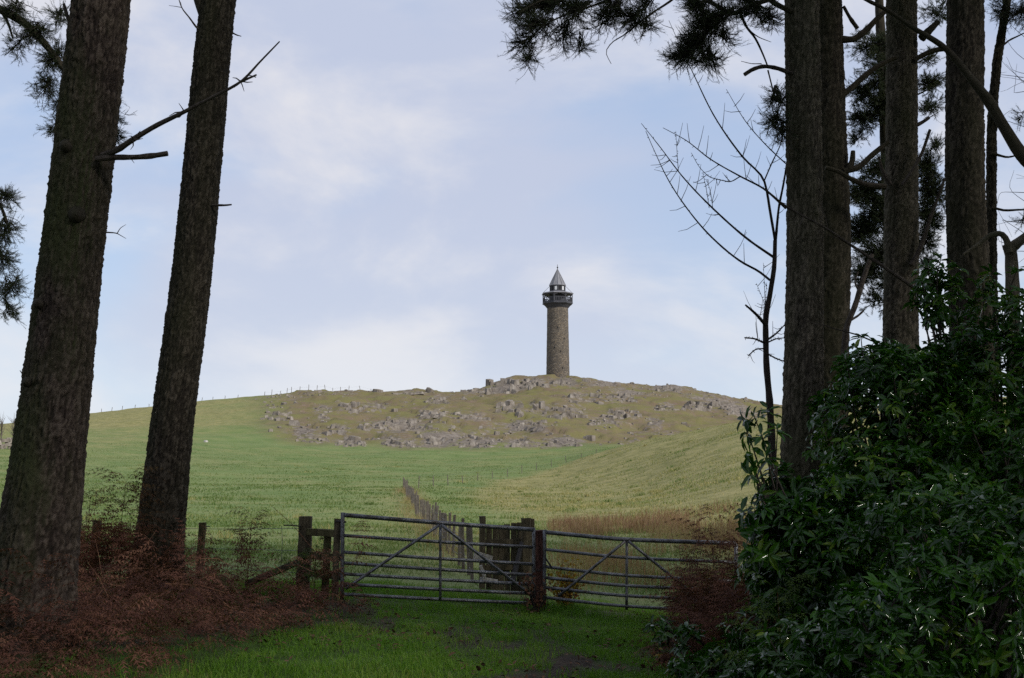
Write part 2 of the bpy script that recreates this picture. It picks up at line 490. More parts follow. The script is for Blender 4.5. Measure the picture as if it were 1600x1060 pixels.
# ------------------------------------------------------------------ terrain
YT = np.array([20, 30, 50, 75, 105, 130, 160, 200, 260, 320, 400, 450, 478, 500, 560, 700, 1500, 6000.0])
TAB = {   # column of the view: heights at YT
    -900: [0, .1, .3, .8, 1.8, 3, 4.5, 7, 10, 12.5, 16, 17.5, 18, 18, 17, 12, 0, -5],
    0:    [0, 0, .1, .5, 1.3, 2.4, 4.0, 7.0, 11, 15, 19.5, 20.3, 20, 19.5, 18, 12, 0, -5],
    150:  [0, 0, .1, .4, 1.1, 2.1, 3.6, 6.4, 11, 16, 23.0, 25.5, 25.2, 24.5, 22, 14, 0, -5],
    300:  [0, 0, 0, .3, .9, 1.8, 3.1, 5.7, 10.4, 16.5, 25.5, 30.2, 30.8, 30.2, 27, 16, 0, -5],
    420:  [0, 0, 0, .3, .8, 1.6, 2.9, 5.2, 9.6, 16.8, 27.0, 32.2, 34.3, 34.2, 30, 18, 0, -5],
    520:  [-.05, 0, 0, .25, .8, 1.5, 2.8, 5.0, 8.8, 16.6, 27.2, 33.0, 35.2, 35.4, 32, 20, 0, -5],
    640:  [-.1, -.05, -.1, .2, .8, 1.4, 2.6, 4.8, 8.4, 16.2, 27.0, 33.5, 36.0, 37.2, 34, 20, 0, -5],
    720:  [-.2, -.2, -.2, .1, .6, 1.3, 2.5, 4.6, 8.3, 16.0, 27.0, 33.0, 35.6, 36.6, 35, 20, 0, -5],
    800:  [-.3, -.3, -.25, 0, .5, 1.2, 2.5, 4.6, 8.3, 15.8, 27.5, 35.0, 40.6, 43.4, 38, 22, 0, -5],
    870:  [-.3, -.35, -.3, 0, .6, 1.5, 3.0, 5.1, 8.4, 15.5, 27.8, 36.0, 41.2, 43.9, 42, 24, 0, -5],
    930:  [-.35, -.4, -.3, .05, .9, 2.3, 4.4, 6.2, 8.4, 14.6, 27.0, 35.4, 40.0, 42.0, 39, 22, 0, -5],
    1000: [-.4, -.4, -.2, .3, 1.6, 3.6, 6.2, 7.4, 8.2, 13.5, 26.0, 34.0, 38.0, 39.8, 36, 20, 0, -5],
    1060: [-.4, -.4, -.1, .8, 2.7, 5.0, 7.4, 8.4, 8.8, 13.0, 25.0, 33.2, 37.6, 39.0, 34, 20, 0, -5],
    1150: [-.4, -.3, .15, 1.7, 4.3, 6.9, 9.0, 9.8, 9.6, 12.5, 22.5, 29.5, 33.2, 34.0, 30, 18, 0, -5],
    1300: [-.35, -.2, .7, 2.8, 6.0, 8.9, 10.9, 11.5, 11, 12, 18.5, 24.5, 27.5, 27.0, 24, 15, 0, -5],
    1600: [-.3, 0, 1.0, 3.6, 7, 10, 12, 12.5, 12, 12, 15.5, 19.5, 20.6, 20.0, 18, 12, 0, -5],
    2500: [-.2, 0, 1.0, 3.6, 7, 10, 12, 12.5, 12, 12, 13.5, 14, 14, 13.5, 12, 8, 0, -5]}
_c = np.array(sorted(TAB))
_pxd = np.linspace(-900, 2500, 341)
_yd = np.concatenate([np.linspace(20, 120, 101), np.linspace(122, 600, 240), np.geomspace(610, 6000, 40)])
_g = np.array([pchip(YT, TAB[c], _yd) for c in _c])
TG = np.array([pchip(_c, _g[:, j], _pxd) for j in range(len(_yd))])      # [y][px]

def H(x, y, detail=True):
    x = np.asarray(x, float); y = np.asarray(y, float)
    r = np.hypot(x, y)
    front = y > 0.35 * np.abs(x)
    yy = np.where(front, np.maximum(y, 0.5), r)
    px = np.where(front, 800 + 1900 * x / yy, np.where(x < 0, -900, 2500))
    px = np.clip(px, -900, 2500)
    yq = np.clip(yy, 20, 6000)
    j = np.clip(np.searchsorted(_yd, yq) - 1, 0, len(_yd) - 2)
    ty = (yq - _yd[j]) / (_yd[j + 1] - _yd[j])
    u = (px + 900) / 10.0
    i = np.clip(u.astype(int), 0, len(_pxd) - 2)
    tx = u - i
    zt = (TG[j, i] * (1 - tx) + TG[j, i + 1] * tx) * (1 - ty) + (TG[j + 1, i] * (1 - tx) + TG[j + 1, i + 1] * tx) * ty
    zn = -0.088 * np.clip(x + 2.2, 0, 4.5) * sstep(5, 15, y)
    z = zn + (zt - zn) * sstep(18.5, 27, yy)
    if detail:
        z = z + (fbm(x * 0.9, y * 0.9, 3) - 0.5) * 0.10
        z = z + (fbm(x * 0.06, y * 0.06, 21) - 0.5) * 1.6 * sstep(40, 160, yy)
        hk = heath_mask(x, y)
        f1, f2, cid = worley(x / 7.0, y / 7.0, 40)
        z = z + hk * (fbm(x * 0.11, y * 0.11, 31) - 0.5) * 3.0 + hk * (cid - 0.5) * 1.1
    return z

def heath_mask(x, y):
    yy = np.maximum(y, 1.0)
    px = 800 + 1900 * x / yy
    lower = 262 + 26 * (fbm(x * 0.03, y * 0.0 + 3, 55) - 0.5) + 70 * sstep(470, 300, px) + 20 * sstep(980, 1200, px)
    lower = lower + 16 * (fbm(x * 0.09, y * 0.05, 57) - 0.5)
    m = sstep(lower - 9, lower + 20, yy) * sstep(360, 470, px + 60 * (fbm(x * 0.05, y * 0.05, 56) - 0.5)) * sstep(560, 505, yy)
    return np.where(y > 0, m, 0)

def hit(px, py):
    ys = np.concatenate([np.linspace(4, 60, 600), np.linspace(60.2, 600, 2700)])
    a, b = (px - CX) / F, (CY - py) / F
    y, z = CP - SP * b, SP + CP * b
    zs = EYE + z * ys / y
    xs = a * ys / y
    k = np.nonzero(zs <= H(xs, ys))[0]
    if not len(k): return None
    k = k[0]
    return np.array([xs[k], ys[k], zs[k]])

def hz(x, y): return float(H(np.array([x]), np.array([y]))[0])
def G(px, Y):
    x = (px - CX) / F * Y
    return np.array([x, Y, hz(x, Y)])

CRAGS = [  # px0, py0, px1, py1, block width px, block height px, label
    (756, 588, 812, 616, 9, 19, 'tall jointed grey crag on the skyline left of the tower'),
    (808, 590, 856, 609, 10, 15, 'level-topped crag running up to the foot of the tower'),
    (722, 603, 757, 614, 9, 8, 'low tapering rock tail at the far left end of the summit crag'),
    (858, 592, 894, 602, 9, 8, 'rubbly rock shelf directly under the tower base'),
    (408, 640, 456, 659, 12, 12, 'rounded grey outcrop farthest left on the hill face'),
    (488, 634, 520, 646, 9, 8, 'small broken outcrop beside the highest left rock pile'),
    (522, 626, 562, 647, 12, 14, 'highest grey rock pile on the left of the hill face'),
    (560, 629, 606, 644, 10, 8, 'reddish broken rocks right of the highest left rock pile'),
    (497, 645, 513, 655, 8, 7, 'lone pair of stones under the highest left rock pile'),
    (466, 672, 506, 694, 9, 8, 'stony scatter at the lower left foot of the hill'),
    (508, 662, 550, 680, 12, 11, 'pale lichened outcrop above the lower left stones'),
    (515, 686, 572, 699, 10, 8, 'low row of pink stones along the left foot of the hill'),
    (558, 658, 606, 676, 11, 11, 'left half of the wide grey outcrop in mid slope'),
    (606, 650, 652, 674, 11, 12, 'right half of the wide grey outcrop in mid slope'),
    (664, 621, 702, 632, 9, 9, 'small upright crag below the dip in the skyline'),
    (614, 611, 668, 616, 13, 5, 'flat dark rocks along the skyline hump'),
    (652, 637, 700, 652, 10, 7, 'scattered heather stones below the small upright crag'),
    (700, 643, 764, 657, 10, 8, 'loose line of stones left of the main crag band'),
    (592, 687, 650, 699, 11, 9, 'low pinkish rocks at the centre left foot of the hill'),
    (666, 680, 714, 699, 12, 14, 'pale upright blocks at the centre foot of the hill'),
    (720, 690, 780, 700, 11, 8, 'string of low boulders right of the pale upright blocks'),
    (776, 624, 822, 648, 11, 18, 'left section of the main columned crag below the tower'),
    (822, 624, 856, 649, 12, 22, 'tallest columned section of the main crag below the tower'),
    (856, 631, 920, 655, 11, 13, 'crumbling right section of the main crag below the tower'),
    (884, 612, 942, 630, 10, 11, 'left half of the upper rock band right of the tower'),
    (940, 612, 994, 631, 10, 12, 'right half of the upper rock band right of the tower'),
    (928, 596, 966, 602, 9, 7, 'small block outcrop on the skyline right of the tower'),
    (942, 637, 1004, 656, 12, 14, 'bold grey outcrop below the upper rock band'),
    (918, 652, 962, 666, 10, 8, 'small stones below the bold grey outcrop'),
    (797, 656, 852, 673, 10, 8, 'broken outcrop below the main columned crag'),
    (784, 687, 846, 699, 10, 8, 'left run of low rocks at the right foot of the hill'),
    (846, 686, 908, 699, 10, 8, 'right run of low rocks at the right foot of the hill'),
    (1022, 630, 1058, 643, 10, 8, 'isolated rocks between the two right hand rock bands'),
    (1066, 625, 1138, 643, 11, 13, 'long sloping rock band on the right shoulder of the hill'),
    (1128, 634, 1170, 649, 11, 11, 'lower end of the rock band on the right shoulder'),
    (1026, 604, 1064, 609, 11, 5, 'flat rocks on the skyline of the right shoulder'),
    (1008, 652, 1034, 663, 9, 8, 'few grey stones below the isolated rocks'),
]
def build_ground():
    fa = np.linspace(-25.5, 25.5, 470)
    sa = np.linspace(27, 333, 70)
    az = np.radians(np.concatenate([fa, sa]))
    rr = np.concatenate([np.geomspace(0.6, 18, 70), np.linspace(18.6, 120, 120), np.linspace(122, 250, 70),
                         np.linspace(251.5, 520, 170), np.geomspace(530, 6000, 26)])
    A, Rr = np.meshgrid(az, rr)
    x, y = Rr * np.sin(A), Rr * np.cos(A)
    z = H(x, y)
    n, k = x.shape
    V = np.stack([x, y, z], -1).reshape(-1, 3)
    V = np.concatenate([V, [[0, 0, hz(0, 0)]]])
    fan = np.stack([np.full(k, n * k), (np.arange(k) + 1) % k, np.arange(k)], -1)
    X, Y = V[:, 0], V[:, 1]
    px = np.where(Y > 1, 800 + 1900 * X / np.maximum(Y, 1), 0)
    hk = heath_mask(X, Y)
    rowv = HZ - F * (V[:, 2] - EYE) / np.maximum(Y, 1)
    rock = 0 * X
    for (cx0, cy0, cx1, cy1, *_) in CRAGS:
        rock = np.maximum(rock, np.exp(-(np.abs((px - (cx0 + cx1) / 2) / (0.52 * (cx1 - cx0) + 3)) ** 4) - (np.abs((rowv - (cy0 + cy1) / 2) / (0.5 * (cy1 - cy0) + 3)) ** 4)))
    rock = np.where(Y > 250, rock, 0) * 0.42 + hk * (0.08 + 0.36 * sstep(0.46, 0.66, fbm(X * 0.05, Y * 0.022, 61)))
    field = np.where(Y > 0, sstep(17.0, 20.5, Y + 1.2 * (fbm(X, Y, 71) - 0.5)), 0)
    knoll = sstep(-2.5, 2.5, (108 + (X + 8.2) * 3.43 - Y) / 3.0 + 2.0 * (fbm(X * .15, Y * .15, 66) - .5)) * sstep(30, 62, Y + 0.09 * (px - 1000)) * sstep(690, 800, px)
    pale = 0.20 + 0.74 * knoll
    pale = pale + 0.4 * sstep(270, 330, Y) * (1 - hk) + 0.25 * sstep(180, 240, Y) * sstep(420, 150, px)
    pale = pale + 0.3 * np.exp(-((X + 0.104 * Y - 1.4) / 2.2) ** 2) * sstep(20, 30, Y) * sstep(115, 100, Y)
    mud = 0.85 * np.exp(-((X - 0.45) / 0.35) ** 2 - ((Y - 12.2) / 1.9) ** 2) + 0.6 * np.exp(-((X - 0.3) / 0.25) ** 2 - ((Y - 14.6) / 0.9) ** 2)
    mud = np.clip(mud + 0.9 * sstep(0.56, 0.68, fbm(X * 1.3, Y * 0.9, 81)), 0, 1)
    mb = MB().add(V, [grid_faces(n, k), fan])
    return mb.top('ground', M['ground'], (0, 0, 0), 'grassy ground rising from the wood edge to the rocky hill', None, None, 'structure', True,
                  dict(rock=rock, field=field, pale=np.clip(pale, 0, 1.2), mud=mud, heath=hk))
build_ground()

# ------------------------------------------------------------------ the tower on the hill
def ngon(r, n, z, off=0.0, cx=0, cy=0):
    a = np.arange(n) * 2 * PI / n + off
    return np.stack([cx + r * np.cos(a), cy + r * np.sin(a), np.full(n, z)], -1)

def lathe(mb, prof, n, c, off=0.0, cap=True):
    V = np.concatenate([ngon(r, n, z, off) for r, z in prof]) + np.asarray(c)
    Fs = [grid_faces(len(prof), n)]
    if cap: Fs.append(np.array([np.arange(n)[::-1], (len(prof) - 1) * n + np.arange(n)]))
    mb.add(V, Fs)
    return mb

TY = 497.0
TX = (872 - CX) / F * TY
TZ = EYE + (HZ - 591.5) / F * TY
def build_tower():
    c = np.array([TX, TY, TZ])
    t = thing('monument_tower', 'tall round stone tower with balcony and cone roof on the hilltop', 'tower', c)
    m = MB()
    zs = np.linspace(-3.5, 28.8, 34)
    prof = [(4.85 - 0.5 * (z + 3.5) / 32 + RNG.normal(0, 0.025), z) for z in zs]
    lathe(m, prof, 64, c).part('shaft', M['tower'], t, True)
    lathe(MB(), [(4.36, 28.8), (4.55, 29.0), (5.3, 29.9), (5.9, 30.35), (6.0, 30.5)], 48, c).part('corbel', M['gallery_wood'], t)
    off = PI / 8 + 0.12
    lathe(MB(), [(6.25, 30.5), (6.45, 30.55), (6.45, 30.95), (6.25, 31.0)], 8, c, off).part('balcony_floor', M['gallery_wood'], t)
    for k in range(8):
        a0, a1 = off + k * PI / 4, off + (k + 1) * PI / 4
        p0 = c + np.array([6.2 * math.cos(a0), 6.2 * math.sin(a0), 0]); p1 = c + np.array([6.2 * math.cos(a1), 6.2 * math.sin(a1), 0])
        beam(MB(), p0 + [0, 0, 31.0], p0 + [0, 0, 34.6], 0.34, 0.34, 0).part('balcony_post', M['gallery_wood'], t)
        d = p1 - p0
        pn = MB()
        beam(pn, p0 + d * .04 + [0, 0, 31.2], p0 + d * .96 + [0, 0, 31.2], 0.16, 0.35, 0)
        beam(pn, p0 + d * .04 + [0, 0, 33.0], p0 + d * .96 + [0, 0, 33.0], 0.22, 0.3, 0)
        rail = pn.part('balcony_rail', M['gallery_wood'], t)
        nb = 7
        for q in range(nb):
            f = (q + 0.5) / nb
            if (k + q) % 9 == 4: continue
            pb = p0 + d * f
            beam(MB(), pb + [0, 0, 31.35], pb + [0, 0, 32.9], 0.30, 0.30, 0).part('baluster', M['gallery_wood'], rail)
        # arched head between the posts
        ar = MB()
        pts = [p0 + d * f + np.array([0, 0, 33.7 + 0.75 * math.sin(PI * f)]) for f in np.linspace(0.05, 0.95, 9)]
        tube(ar, pts, 0.15, 5).part('arched_brace', M['gallery_wood'], t)
    lathe(MB(), [(6.55, 34.55), (6.75, 34.6), (6.75, 34.85), (6.4, 35.1), (3.4, 35.75)], 8, c, off).part('balcony_roof', M['zinc'], t)
    lathe(MB(), [(3.35, 31.0), (3.35, 35.7)], 24, c).part('inner_wall', M['gallery_wood'], t)
    lantern = lathe(MB(), [(3.1, 35.6), (3.1, 38.2)], 12, c).part('lantern_wall', M['gallery_wood'], t)
    for k in range(12):
        a = 2 * PI * (k + 0.5) / 12
        n = np.array([math.cos(a), math.sin(a), 0]); s = np.array([-n[1], n[0], 0])
        q = c + n * 3.0
        wn = MB()
        beam(wn, q + [0, 0, 36.2], q + [0, 0, 37.75], 0.95, 0.12, 0, up=n).part('lantern_window', M['see_through_light'] if k in (8, 10) else M['dark_inside'], lantern)  # two windows coloured pale, as if light showed through; the others dark
        a = 2 * PI * k / 12
        q = c + np.array([math.cos(a), math.sin(a), 0]) * 3.14
        beam(MB(), q + [0, 0, 35.7], q + [0, 0, 38.2], 0.26, 0.26, 0).part('lantern_post', M['gallery_wood'], lantern)
    _ = lathe(MB(), [(3.5, 38.15), (3.55, 38.3), (3.3, 38.55), (0.12, 45.2)], 12, c)
    spire = _.part('spire_roof', M['zinc'], t)
    for k in range(12):
        a = 2 * PI * k / 12
        n = np.array([math.cos(a), math.sin(a), 0])
        tube(MB(), [c + n * 3.45 + [0, 0, 38.5], c + n * 0.14 + [0, 0, 45.2]], 0.07, 4).part('roof_rib', M['zinc'], spire)
    f = lathe(MB(), [(0.14, 45.1), (0.12, 45.6), (0.32, 45.8), (0.36, 46.0), (0.1, 46.25), (0.07, 47.2)], 10, c).part('finial', M['iron'], spire)
    for s in (-1, 1):
        tube(MB(), [c + [s * 6.3, -0.6, 34.9], c + [s * 3.3, -0.6, 37.9]], 0.06, 4).part('stay', M['iron'], t)
    for a, z in ((-1.35, 10.2), (-1.9, 11.8), (-1.2, 3.4), (-1.0, 15.5), (-1.62, 20.0)):
        r = 4.85 - 0.5 * (z + 3.5) / 32
        n = np.array([math.cos(a), math.sin(a), 0])
        beam(MB(), c + n * (r - 0.05) + [0, 0, z], c + n * (r - 0.05) + [0, 0, z + 0.75], 0.4, 0.3, 0, up=n).part('slit_window', M['dark_inside'], t)
build_tower()

# ------------------------------------------------------------------ crags
def hull_mesh(name, seed, mat, tall=1.0, npts=13):
    """a jointed block: convex hull of a skewed box with knocked-off corners"""
    r = np.random.default_rng(seed)
    bm = bmesh.new()
    for sx in (-1, 1):
        for sy in (-1, 1):
            for sz in (-1, 1):
                k = 1.0 if sz < 0 else r.uniform(0.62, 0.95)
                for q in range(2 if sz > 0 else 1):
                    bm.verts.new(Vector((0.5 * sx * k * r.uniform(0.75, 1.05), 0.5 * sy * k * r.uniform(0.75, 1.05), 0.5 * sz * tall * (r.uniform(0.62, 1.0) if sz > 0 else 1))))
    res = bmesh.ops.convex_hull(bm, input=bm.verts)
    bad = [g for g in res['geom_interior'] if isinstance(g, bmesh.types.BMVert)]
    if bad: bmesh.ops.delete(bm, geom=bad, context='VERTS')
    me = bpy.data.meshes.new(name)
    bm.to_mesh(me); bm.free()
    me.materials.append(mat)
    return me
ROCKS = [hull_mesh('boulder', 100 + k, M['rock'], 1.0 + 0.2 * (k % 3)) for k in range(12)]

def build_crags():
    for ci, (x0, y0, x1, y1, bw, bh, label) in enumerate(CRAGS):
        r = np.random.default_rng(900 + ci)
        base = hit((x0 + x1) / 2, y1) if hit((x0 + x1) / 2, y1) is not None else hit((x0 + x1) / 2, y1 + 3)
        if base is None: continue
        t = thing('rock_outcrop', label, 'rock outcrop', base, 'rock outcrops on the hill')
        lean = r.normal(0.08, 0.1)
        nrow = max(1, int(round((y1 - y0) / (bh * 0.8))))
        ncol = max(2, int(round((x1 - x0) / (bw * 0.56))))
        for rr in range(nrow):
            for cc in range(ncol):
                if r.random() < 0.12: continue
                u = (cc + 0.5 + r.normal(0, 0.25)) / ncol
                # rows thin out towards the ends of the outcrop
                v = (rr + 0.5 + r.normal(0, 0.2)) / nrow
                if nrow > 1 and abs(u - 0.5) * 2 > 0.75 + 0.35 * v: continue
                px, py = x0 + (x1 - x0) * u, y0 + (y1 - y0) * (0.25 + 0.75 * v) + (1 - v) * 0
                h = hit(px, py + 1.0)
                if h is None:
                    for dy in range(2, 14):
                        h = hit(px, py + dy)
                        if h is not None: break
                if h is None: continue
                s = h[1] / F
                sx, sz = bw * s * r.uniform(0.5, 1.45), bh * s * r.uniform(0.55, 1.15)
                o = child('boulder', ROCKS[r.integers(12)], t, tuple(h - base + [0, r.uniform(0.6, 2.0), -sz * r.uniform(0.08, 0.22)]),
                          (r.normal(-0.12, 0.10), r.normal(lean, 0.07), r.normal(0.1, 0.3)), (sx, sx * r.uniform(1.0, 1.5), sz))
build_crags()

def instance_mesh(tv, tf, pos, rotz, scale, tilt=None, tint=None):
    """many copies of one small template in one array"""
    n, k = len(pos), len(tv)
    c, s = np.cos(rotz), np.sin(rotz)
    v = tv[None] * scale.reshape(n, 1, -1)
    if tilt is not None:
        ct, st = np.cos(tilt)[:, None], np.sin(tilt)[:, None]
        y, z = v[..., 1].copy(), v[..., 2].copy()
        v = np.stack([v[..., 0], y * ct - z * st, y * st + z * ct], -1)
    x, y = v[..., 0], v[..., 1]
    V = np.stack([x * c[:, None] - y * s[:, None], x * s[:, None] + y * c[:, None], v[..., 2]], -1) + pos[:, None]
    Fc = (tf[None] + (np.arange(n) * k)[:, None, None]).reshape(-1, tf.shape[1])
    T = np.repeat(tint, k) if tint is not None else 0.5
    return V.reshape(-1, 3), Fc, T

def build_scree():
    mb = MB()
    n = 1700
    yy = RNG.uniform(258, 500, n); px = RNG.uniform(395, 1230, n)
    x = (px - 800) / F * yy
    keep = (heath_mask(x, yy) > 0.4) & (fbm(x * 0.05, yy * 0.022, 61) + RNG.normal(0, .05, n) > 0.50)
    x, yy = x[keep], yy[keep]
    z = H(x, yy)
    for k in range(6):
        me = ROCKS[k]
        tv = np.array([v.co[:] for v in me.vertices]); tf = np.array([p.vertices[:] for p in me.polygons if len(p.vertices) == 3])
        i = np.arange(k, len(x), 6)
        sc = RNG.gamma(1.6, 0.28, len(i))[:, None] * np.array([[1.2, 1.2, 0.9]]) + 0.22
        mb.add(*instance_mesh(tv, tf, np.stack([x[i], yy[i], z[i]], -1), RNG.uniform(0, 6.28, len(i)), sc, RNG.normal(0, .25, len(i)), RNG.random(len(i))))
    mb.top('scree', M['rock'], (0, 400, 20), 'loose stones strewn between the outcrops', None, None, 'stuff')
build_scree()

h = hit(322, 691)
o = child('boulder', hull_mesh('boulder', 77, M['cairn_white']), None, tuple(h + [0, 0, 0.1]), (0, 0, 1), (0.8, 0.7, 0.6))
tag(o, 'small white boulder alone in the pasture seen just right of the dark trunk', 'boulder')

# ------------------------------------------------------------------ trees
def trunk_mesh(mb, pts_w, seed, k, zstep, cell=0.055, relief=0.014, flare=0.0, ztop=None):
    """pts_w: [(x,y,z,radius)...] bottom to top; bark plates as real relief"""
    a = np.array(pts_w, float)
    zl = []
    z = a[0, 2]
    while z < a[-1, 2]:
        zl.append(z); z += zstep if (ztop is None or z < ztop) else 0.35
    zl.append(a[-1, 2]); zl = np.array(zl)
    cx, cy, rr = (pchip(a[:, 2], a[:, i], zl) for i in (0, 1, 3))
    r = np.random.default_rng(seed)
    th = np.arange(k) * 2 * PI / k
    TH, Z = np.meshgrid(th, zl)
    R_ = np.repeat(rr[:, None], k, 1)
    ph = r.uniform(0, 6.28, 4)
    R_ = R_ * (1 + 0.025 * np.sin(2 * TH + ph[0] + Z * 0.4) + 0.02 * np.sin(3 * TH + ph[1] - Z * 0.7) + 0.03 * (vn(Z * 0.8 + seed, TH * 0, seed) - 0.5))
    if flare:
        fl = np.clip(1 - (Z - zl[0]) / 0.9, 0, 1) ** 2
        R_ = R_ * (1 + flare * fl * (0.6 + 0.5 * np.sin(5 * TH + ph[2]) + 0.3 * np.sin(3 * TH + ph[3])))
    nc = max(6, int(round(2 * PI * float(rr.mean()) / cell)))
    u = TH / (2 * PI) * nc
    ang = np.cos(TH) * 1.7 + np.sin(TH) * 0.6
    wz = 1.5 * (fbm(ang * 4, Z * 5, seed + 5, 3) - 0.5)
    zz = Z / (cell * 3.0) + wz
    f1, f2, cid = worley(u + 0.5 * np.sin(Z * 9 + 3 * np.sin(TH)) * 0.6, zz, seed, nc)
    plate = sstep(0.0, 0.42, f2 - f1)
    f1b, f2b, cidb = worley(u * 2, zz * 2.6 + 0.6 * cid, seed + 9, nc * 2)
    plate2 = sstep(0.02, 0.3, f2b - f1b)
    R_ = R_ + relief * (plate * (0.25 + 0.8 * cid) - 0.4) + relief * 0.6 * (plate2 * cidb - 0.3) + relief * 0.9 * (hsh(np.floor(u * 4) % (nc * 4), np.floor(zz * 5), seed) - 0.5)
    # long fissures, deeper towards the foot
    g1, g2, gid = worley(u * 0.55, Z / (cell * 16) + 0.8 * wz, seed + 21, None)
    fis = sstep(0.0, 0.22, g2 - g1)
    foot = 0.45 + 0.9 * np.clip(1 - (Z - zl[0]) / 3.5, 0, 1)
    R_ = R_ + relief * 1.3 * foot * (fis - 0.7)
    V = np.stack([cx[:, None] + R_ * np.cos(TH), cy[:, None] + R_ * np.sin(TH), Z], -1)
    n = len(zl)
    mb.add(V.reshape(-1, 3), [grid_faces(n, k), np.array([(n - 1) * k + np.arange(k)])], np.clip((0.22 + 0.34 * plate + 0.24 * plate2 + 0.5 * (cidb - 0.5) * plate2 + 0.4 * (cid - 0.5)) * (0.45 + 0.55 * fis), 0, 1).ravel())

def trunk_from_px(rows, Y, base_z, top_z):
    """rows: (py, px centre, width px) top to bottom"""
    pts = []
    for py, px, wd in rows:
        p = P(px, py, Y)
        pts.append((p[0], Y, p[2], wd / 2 / F * Y))
    pts.sort(key=lambda q: q[2])
    lo, lo2 = pts[0], pts[1]
    if base_z < lo[2] - 0.02:
        f = (base_z - lo[2]) / (lo2[2] - lo[2])
        pts.insert(0, (lo[0] + (lo2[0] - lo[0]) * f * 0.5, Y, base_z, lo[3] * 1.04))
    hi, hi2 = pts[-1], pts[-2]
    dz = hi[2] - hi2[2]
    sx = (hi[0] - hi2[0]) / dz
    L = top_z - hi[2]
    pts.append((hi[0] + sx * L * 0.35, Y, hi[2] + L * 0.45, hi[3] * 0.72))
    pts.append((hi[0] + sx * L * 0.5, Y, top_z, hi[3] * 0.2))
    return pts

def needles(mb, pos, dirs, n, L, wd, tint, spread=0.9):
    """tufts of needles: pos/dirs (m,3)"""
    m = len(pos)
    if not m: return
    p = np.repeat(pos, n, 0)
    d = unit(np.repeat(dirs, n, 0) * 0.75 + RNG.normal(0, spread * 0.55, (m * n, 3)))
    p = p + np.repeat(dirs, n, 0) * RNG.uniform(-0.06, 0.02, (m * n, 1))
    s = unit(np.cross(d, RNG.normal(size=(m * n, 3)))) * wd / 2
    l = L * RNG.uniform(0.6, 1.2, (m * n, 1))
    V = np.stack([p - s, p + s, p + d * l], 1).reshape(-1, 3)
    mb.add(V, np.arange(len(V)).reshape(-1, 3), np.repeat(np.repeat(np.broadcast_to(tint, (m,)), n) + RNG.normal(0, .1, m * n), 3))

def clump(tw, nd, root, c, rad, ntw_, nside=6, droop=0.15, ntuft=22, L=0.06, wd=0.0032, up=0.0):
    """twigs from root spreading into an ellipsoid of needles"""
    root, c, rad = np.asarray(root, float), np.asarray(c, float), np.asarray(rad, float)
    pos, dirs = [], []
    ntw = int(ntw_ * 1.25)
    for k in range(ntw):
        d = unit(RNG.normal(size=3)) * RNG.random() ** 0.45
        bare = k % 5 == 0
        e = c + rad * d * (1.35 if bare else 1.0)
        b = root + (c - root) * RNG.uniform(0.1, 0.85) + RNG.normal(0, 0.05, 3) * rad
        mid = (b + e) / 2 + np.array([0, 0, droop * np.linalg.norm(e - b) * RNG.uniform(0.1, 1.2)]) + RNG.normal(0, 0.04, 3)
        q = np.linspace(0, 1, 6)[:, None]
        pts = (1 - q) ** 2 * b + 2 * q * (1 - q) * mid + q ** 2 * e
        tube(tw, pts, np.linspace(0.008, 0.0022, 6), 3, cap=False)
        ax = unit(np.gradient(pts, axis=0))
        for j in range(nside):
            if bare and RNG.random() < 0.35: continue
            f = RNG.uniform(0.25, 1.0)
            i = min(4, int(f * 5)); fr = f * 5 - i
            s0 = pts[i] * (1 - fr) + pts[i + 1] * fr
            sdv = unit(ax[i] * 0.8 + RNG.normal(0, 0.6, 3) + np.array([0, 0, up]))
            sl = RNG.uniform(0.07, 0.20)
            s1 = s0 + sdv * sl * 0.5; s2 = s0 + unit(sdv + np.array([0, 0, 0.25])) * sl
            tube(tw, [s0, s1, s2], [0.003, 0.0024, 0.0018], 3, cap=False)
            for g in ((1.0,) if bare else (0.55, 0.8, 1.0)):
                pos.append(s0 + (s2 - s0) * g); dirs.append(unit(s2 - s0))
        pos.append(e); dirs.append(ax[-1])
    pos, dirs = np.array(pos), np.array(dirs)
    needles(nd, pos, dirs, max(6, int(ntuft * 0.75)), L * 0.78, wd * 0.85, RNG.uniform(0.1, 0.9, len(pos)))

def high_crown(mb, c, rad, n=900, size=0.34):
    """the crown above the picture: needle sprays spread through clumps in its volume"""
    c = np.asarray(c, float); rad = np.asarray(rad, float)
    nc = 34
    n = n * 2; size = size * 0.62
    cen = c + unit(RNG.normal(size=(nc, 3))) * rad * (RNG.random((nc, 1)) ** 0.5) * 0.85
    i = RNG.integers(nc, size=n)
    p = cen[i] + RNG.normal(size=(n, 3)) * rad * np.array([0.2, 0.2, 0.11])
    d = unit(RNG.normal(size=(n, 3)) + np.array([0, 0, 0.2]))
    s = unit(np.cross(d, RNG.normal(size=(n, 3))))
    l = size * RNG.uniform(0.6, 1.3, (n, 1))
    V = np.stack([p - s * l * 0.16, p + s * l * 0.22, p + d * l * 1.5 + s * l * 0.1, p + d * l * 1.2 - s * l * 0.2], 1).reshape(-1, 3)
    mb.add(V, np.arange(len(V)).reshape(-1, 4), np.repeat(RNG.random(n), 4))

def limb(mb, pxs, Y, r0, r1, k=7, n=None, dY=0.0, wob=0.0, tint=0.6):
    """a branch through picture points, at depth Y running to Y + dY"""
    m = len(pxs)
    pts = [P(p[0], p[1], Y + dY * i / max(1, m - 1)) for i, p in enumerate(pxs)]
    n = n or max(6, m * 3)
    pts = smoothline(pts, n)
    if wob: pts = pts + np.cumsum(RNG.normal(0, wob, pts.shape), axis=0) * np.linspace(0, 1, n)[:, None]
    tube(mb, pts, np.linspace(r0, r1, n) * (1 + RNG.normal(0, 0.05, n)), k, tint)
    return pts

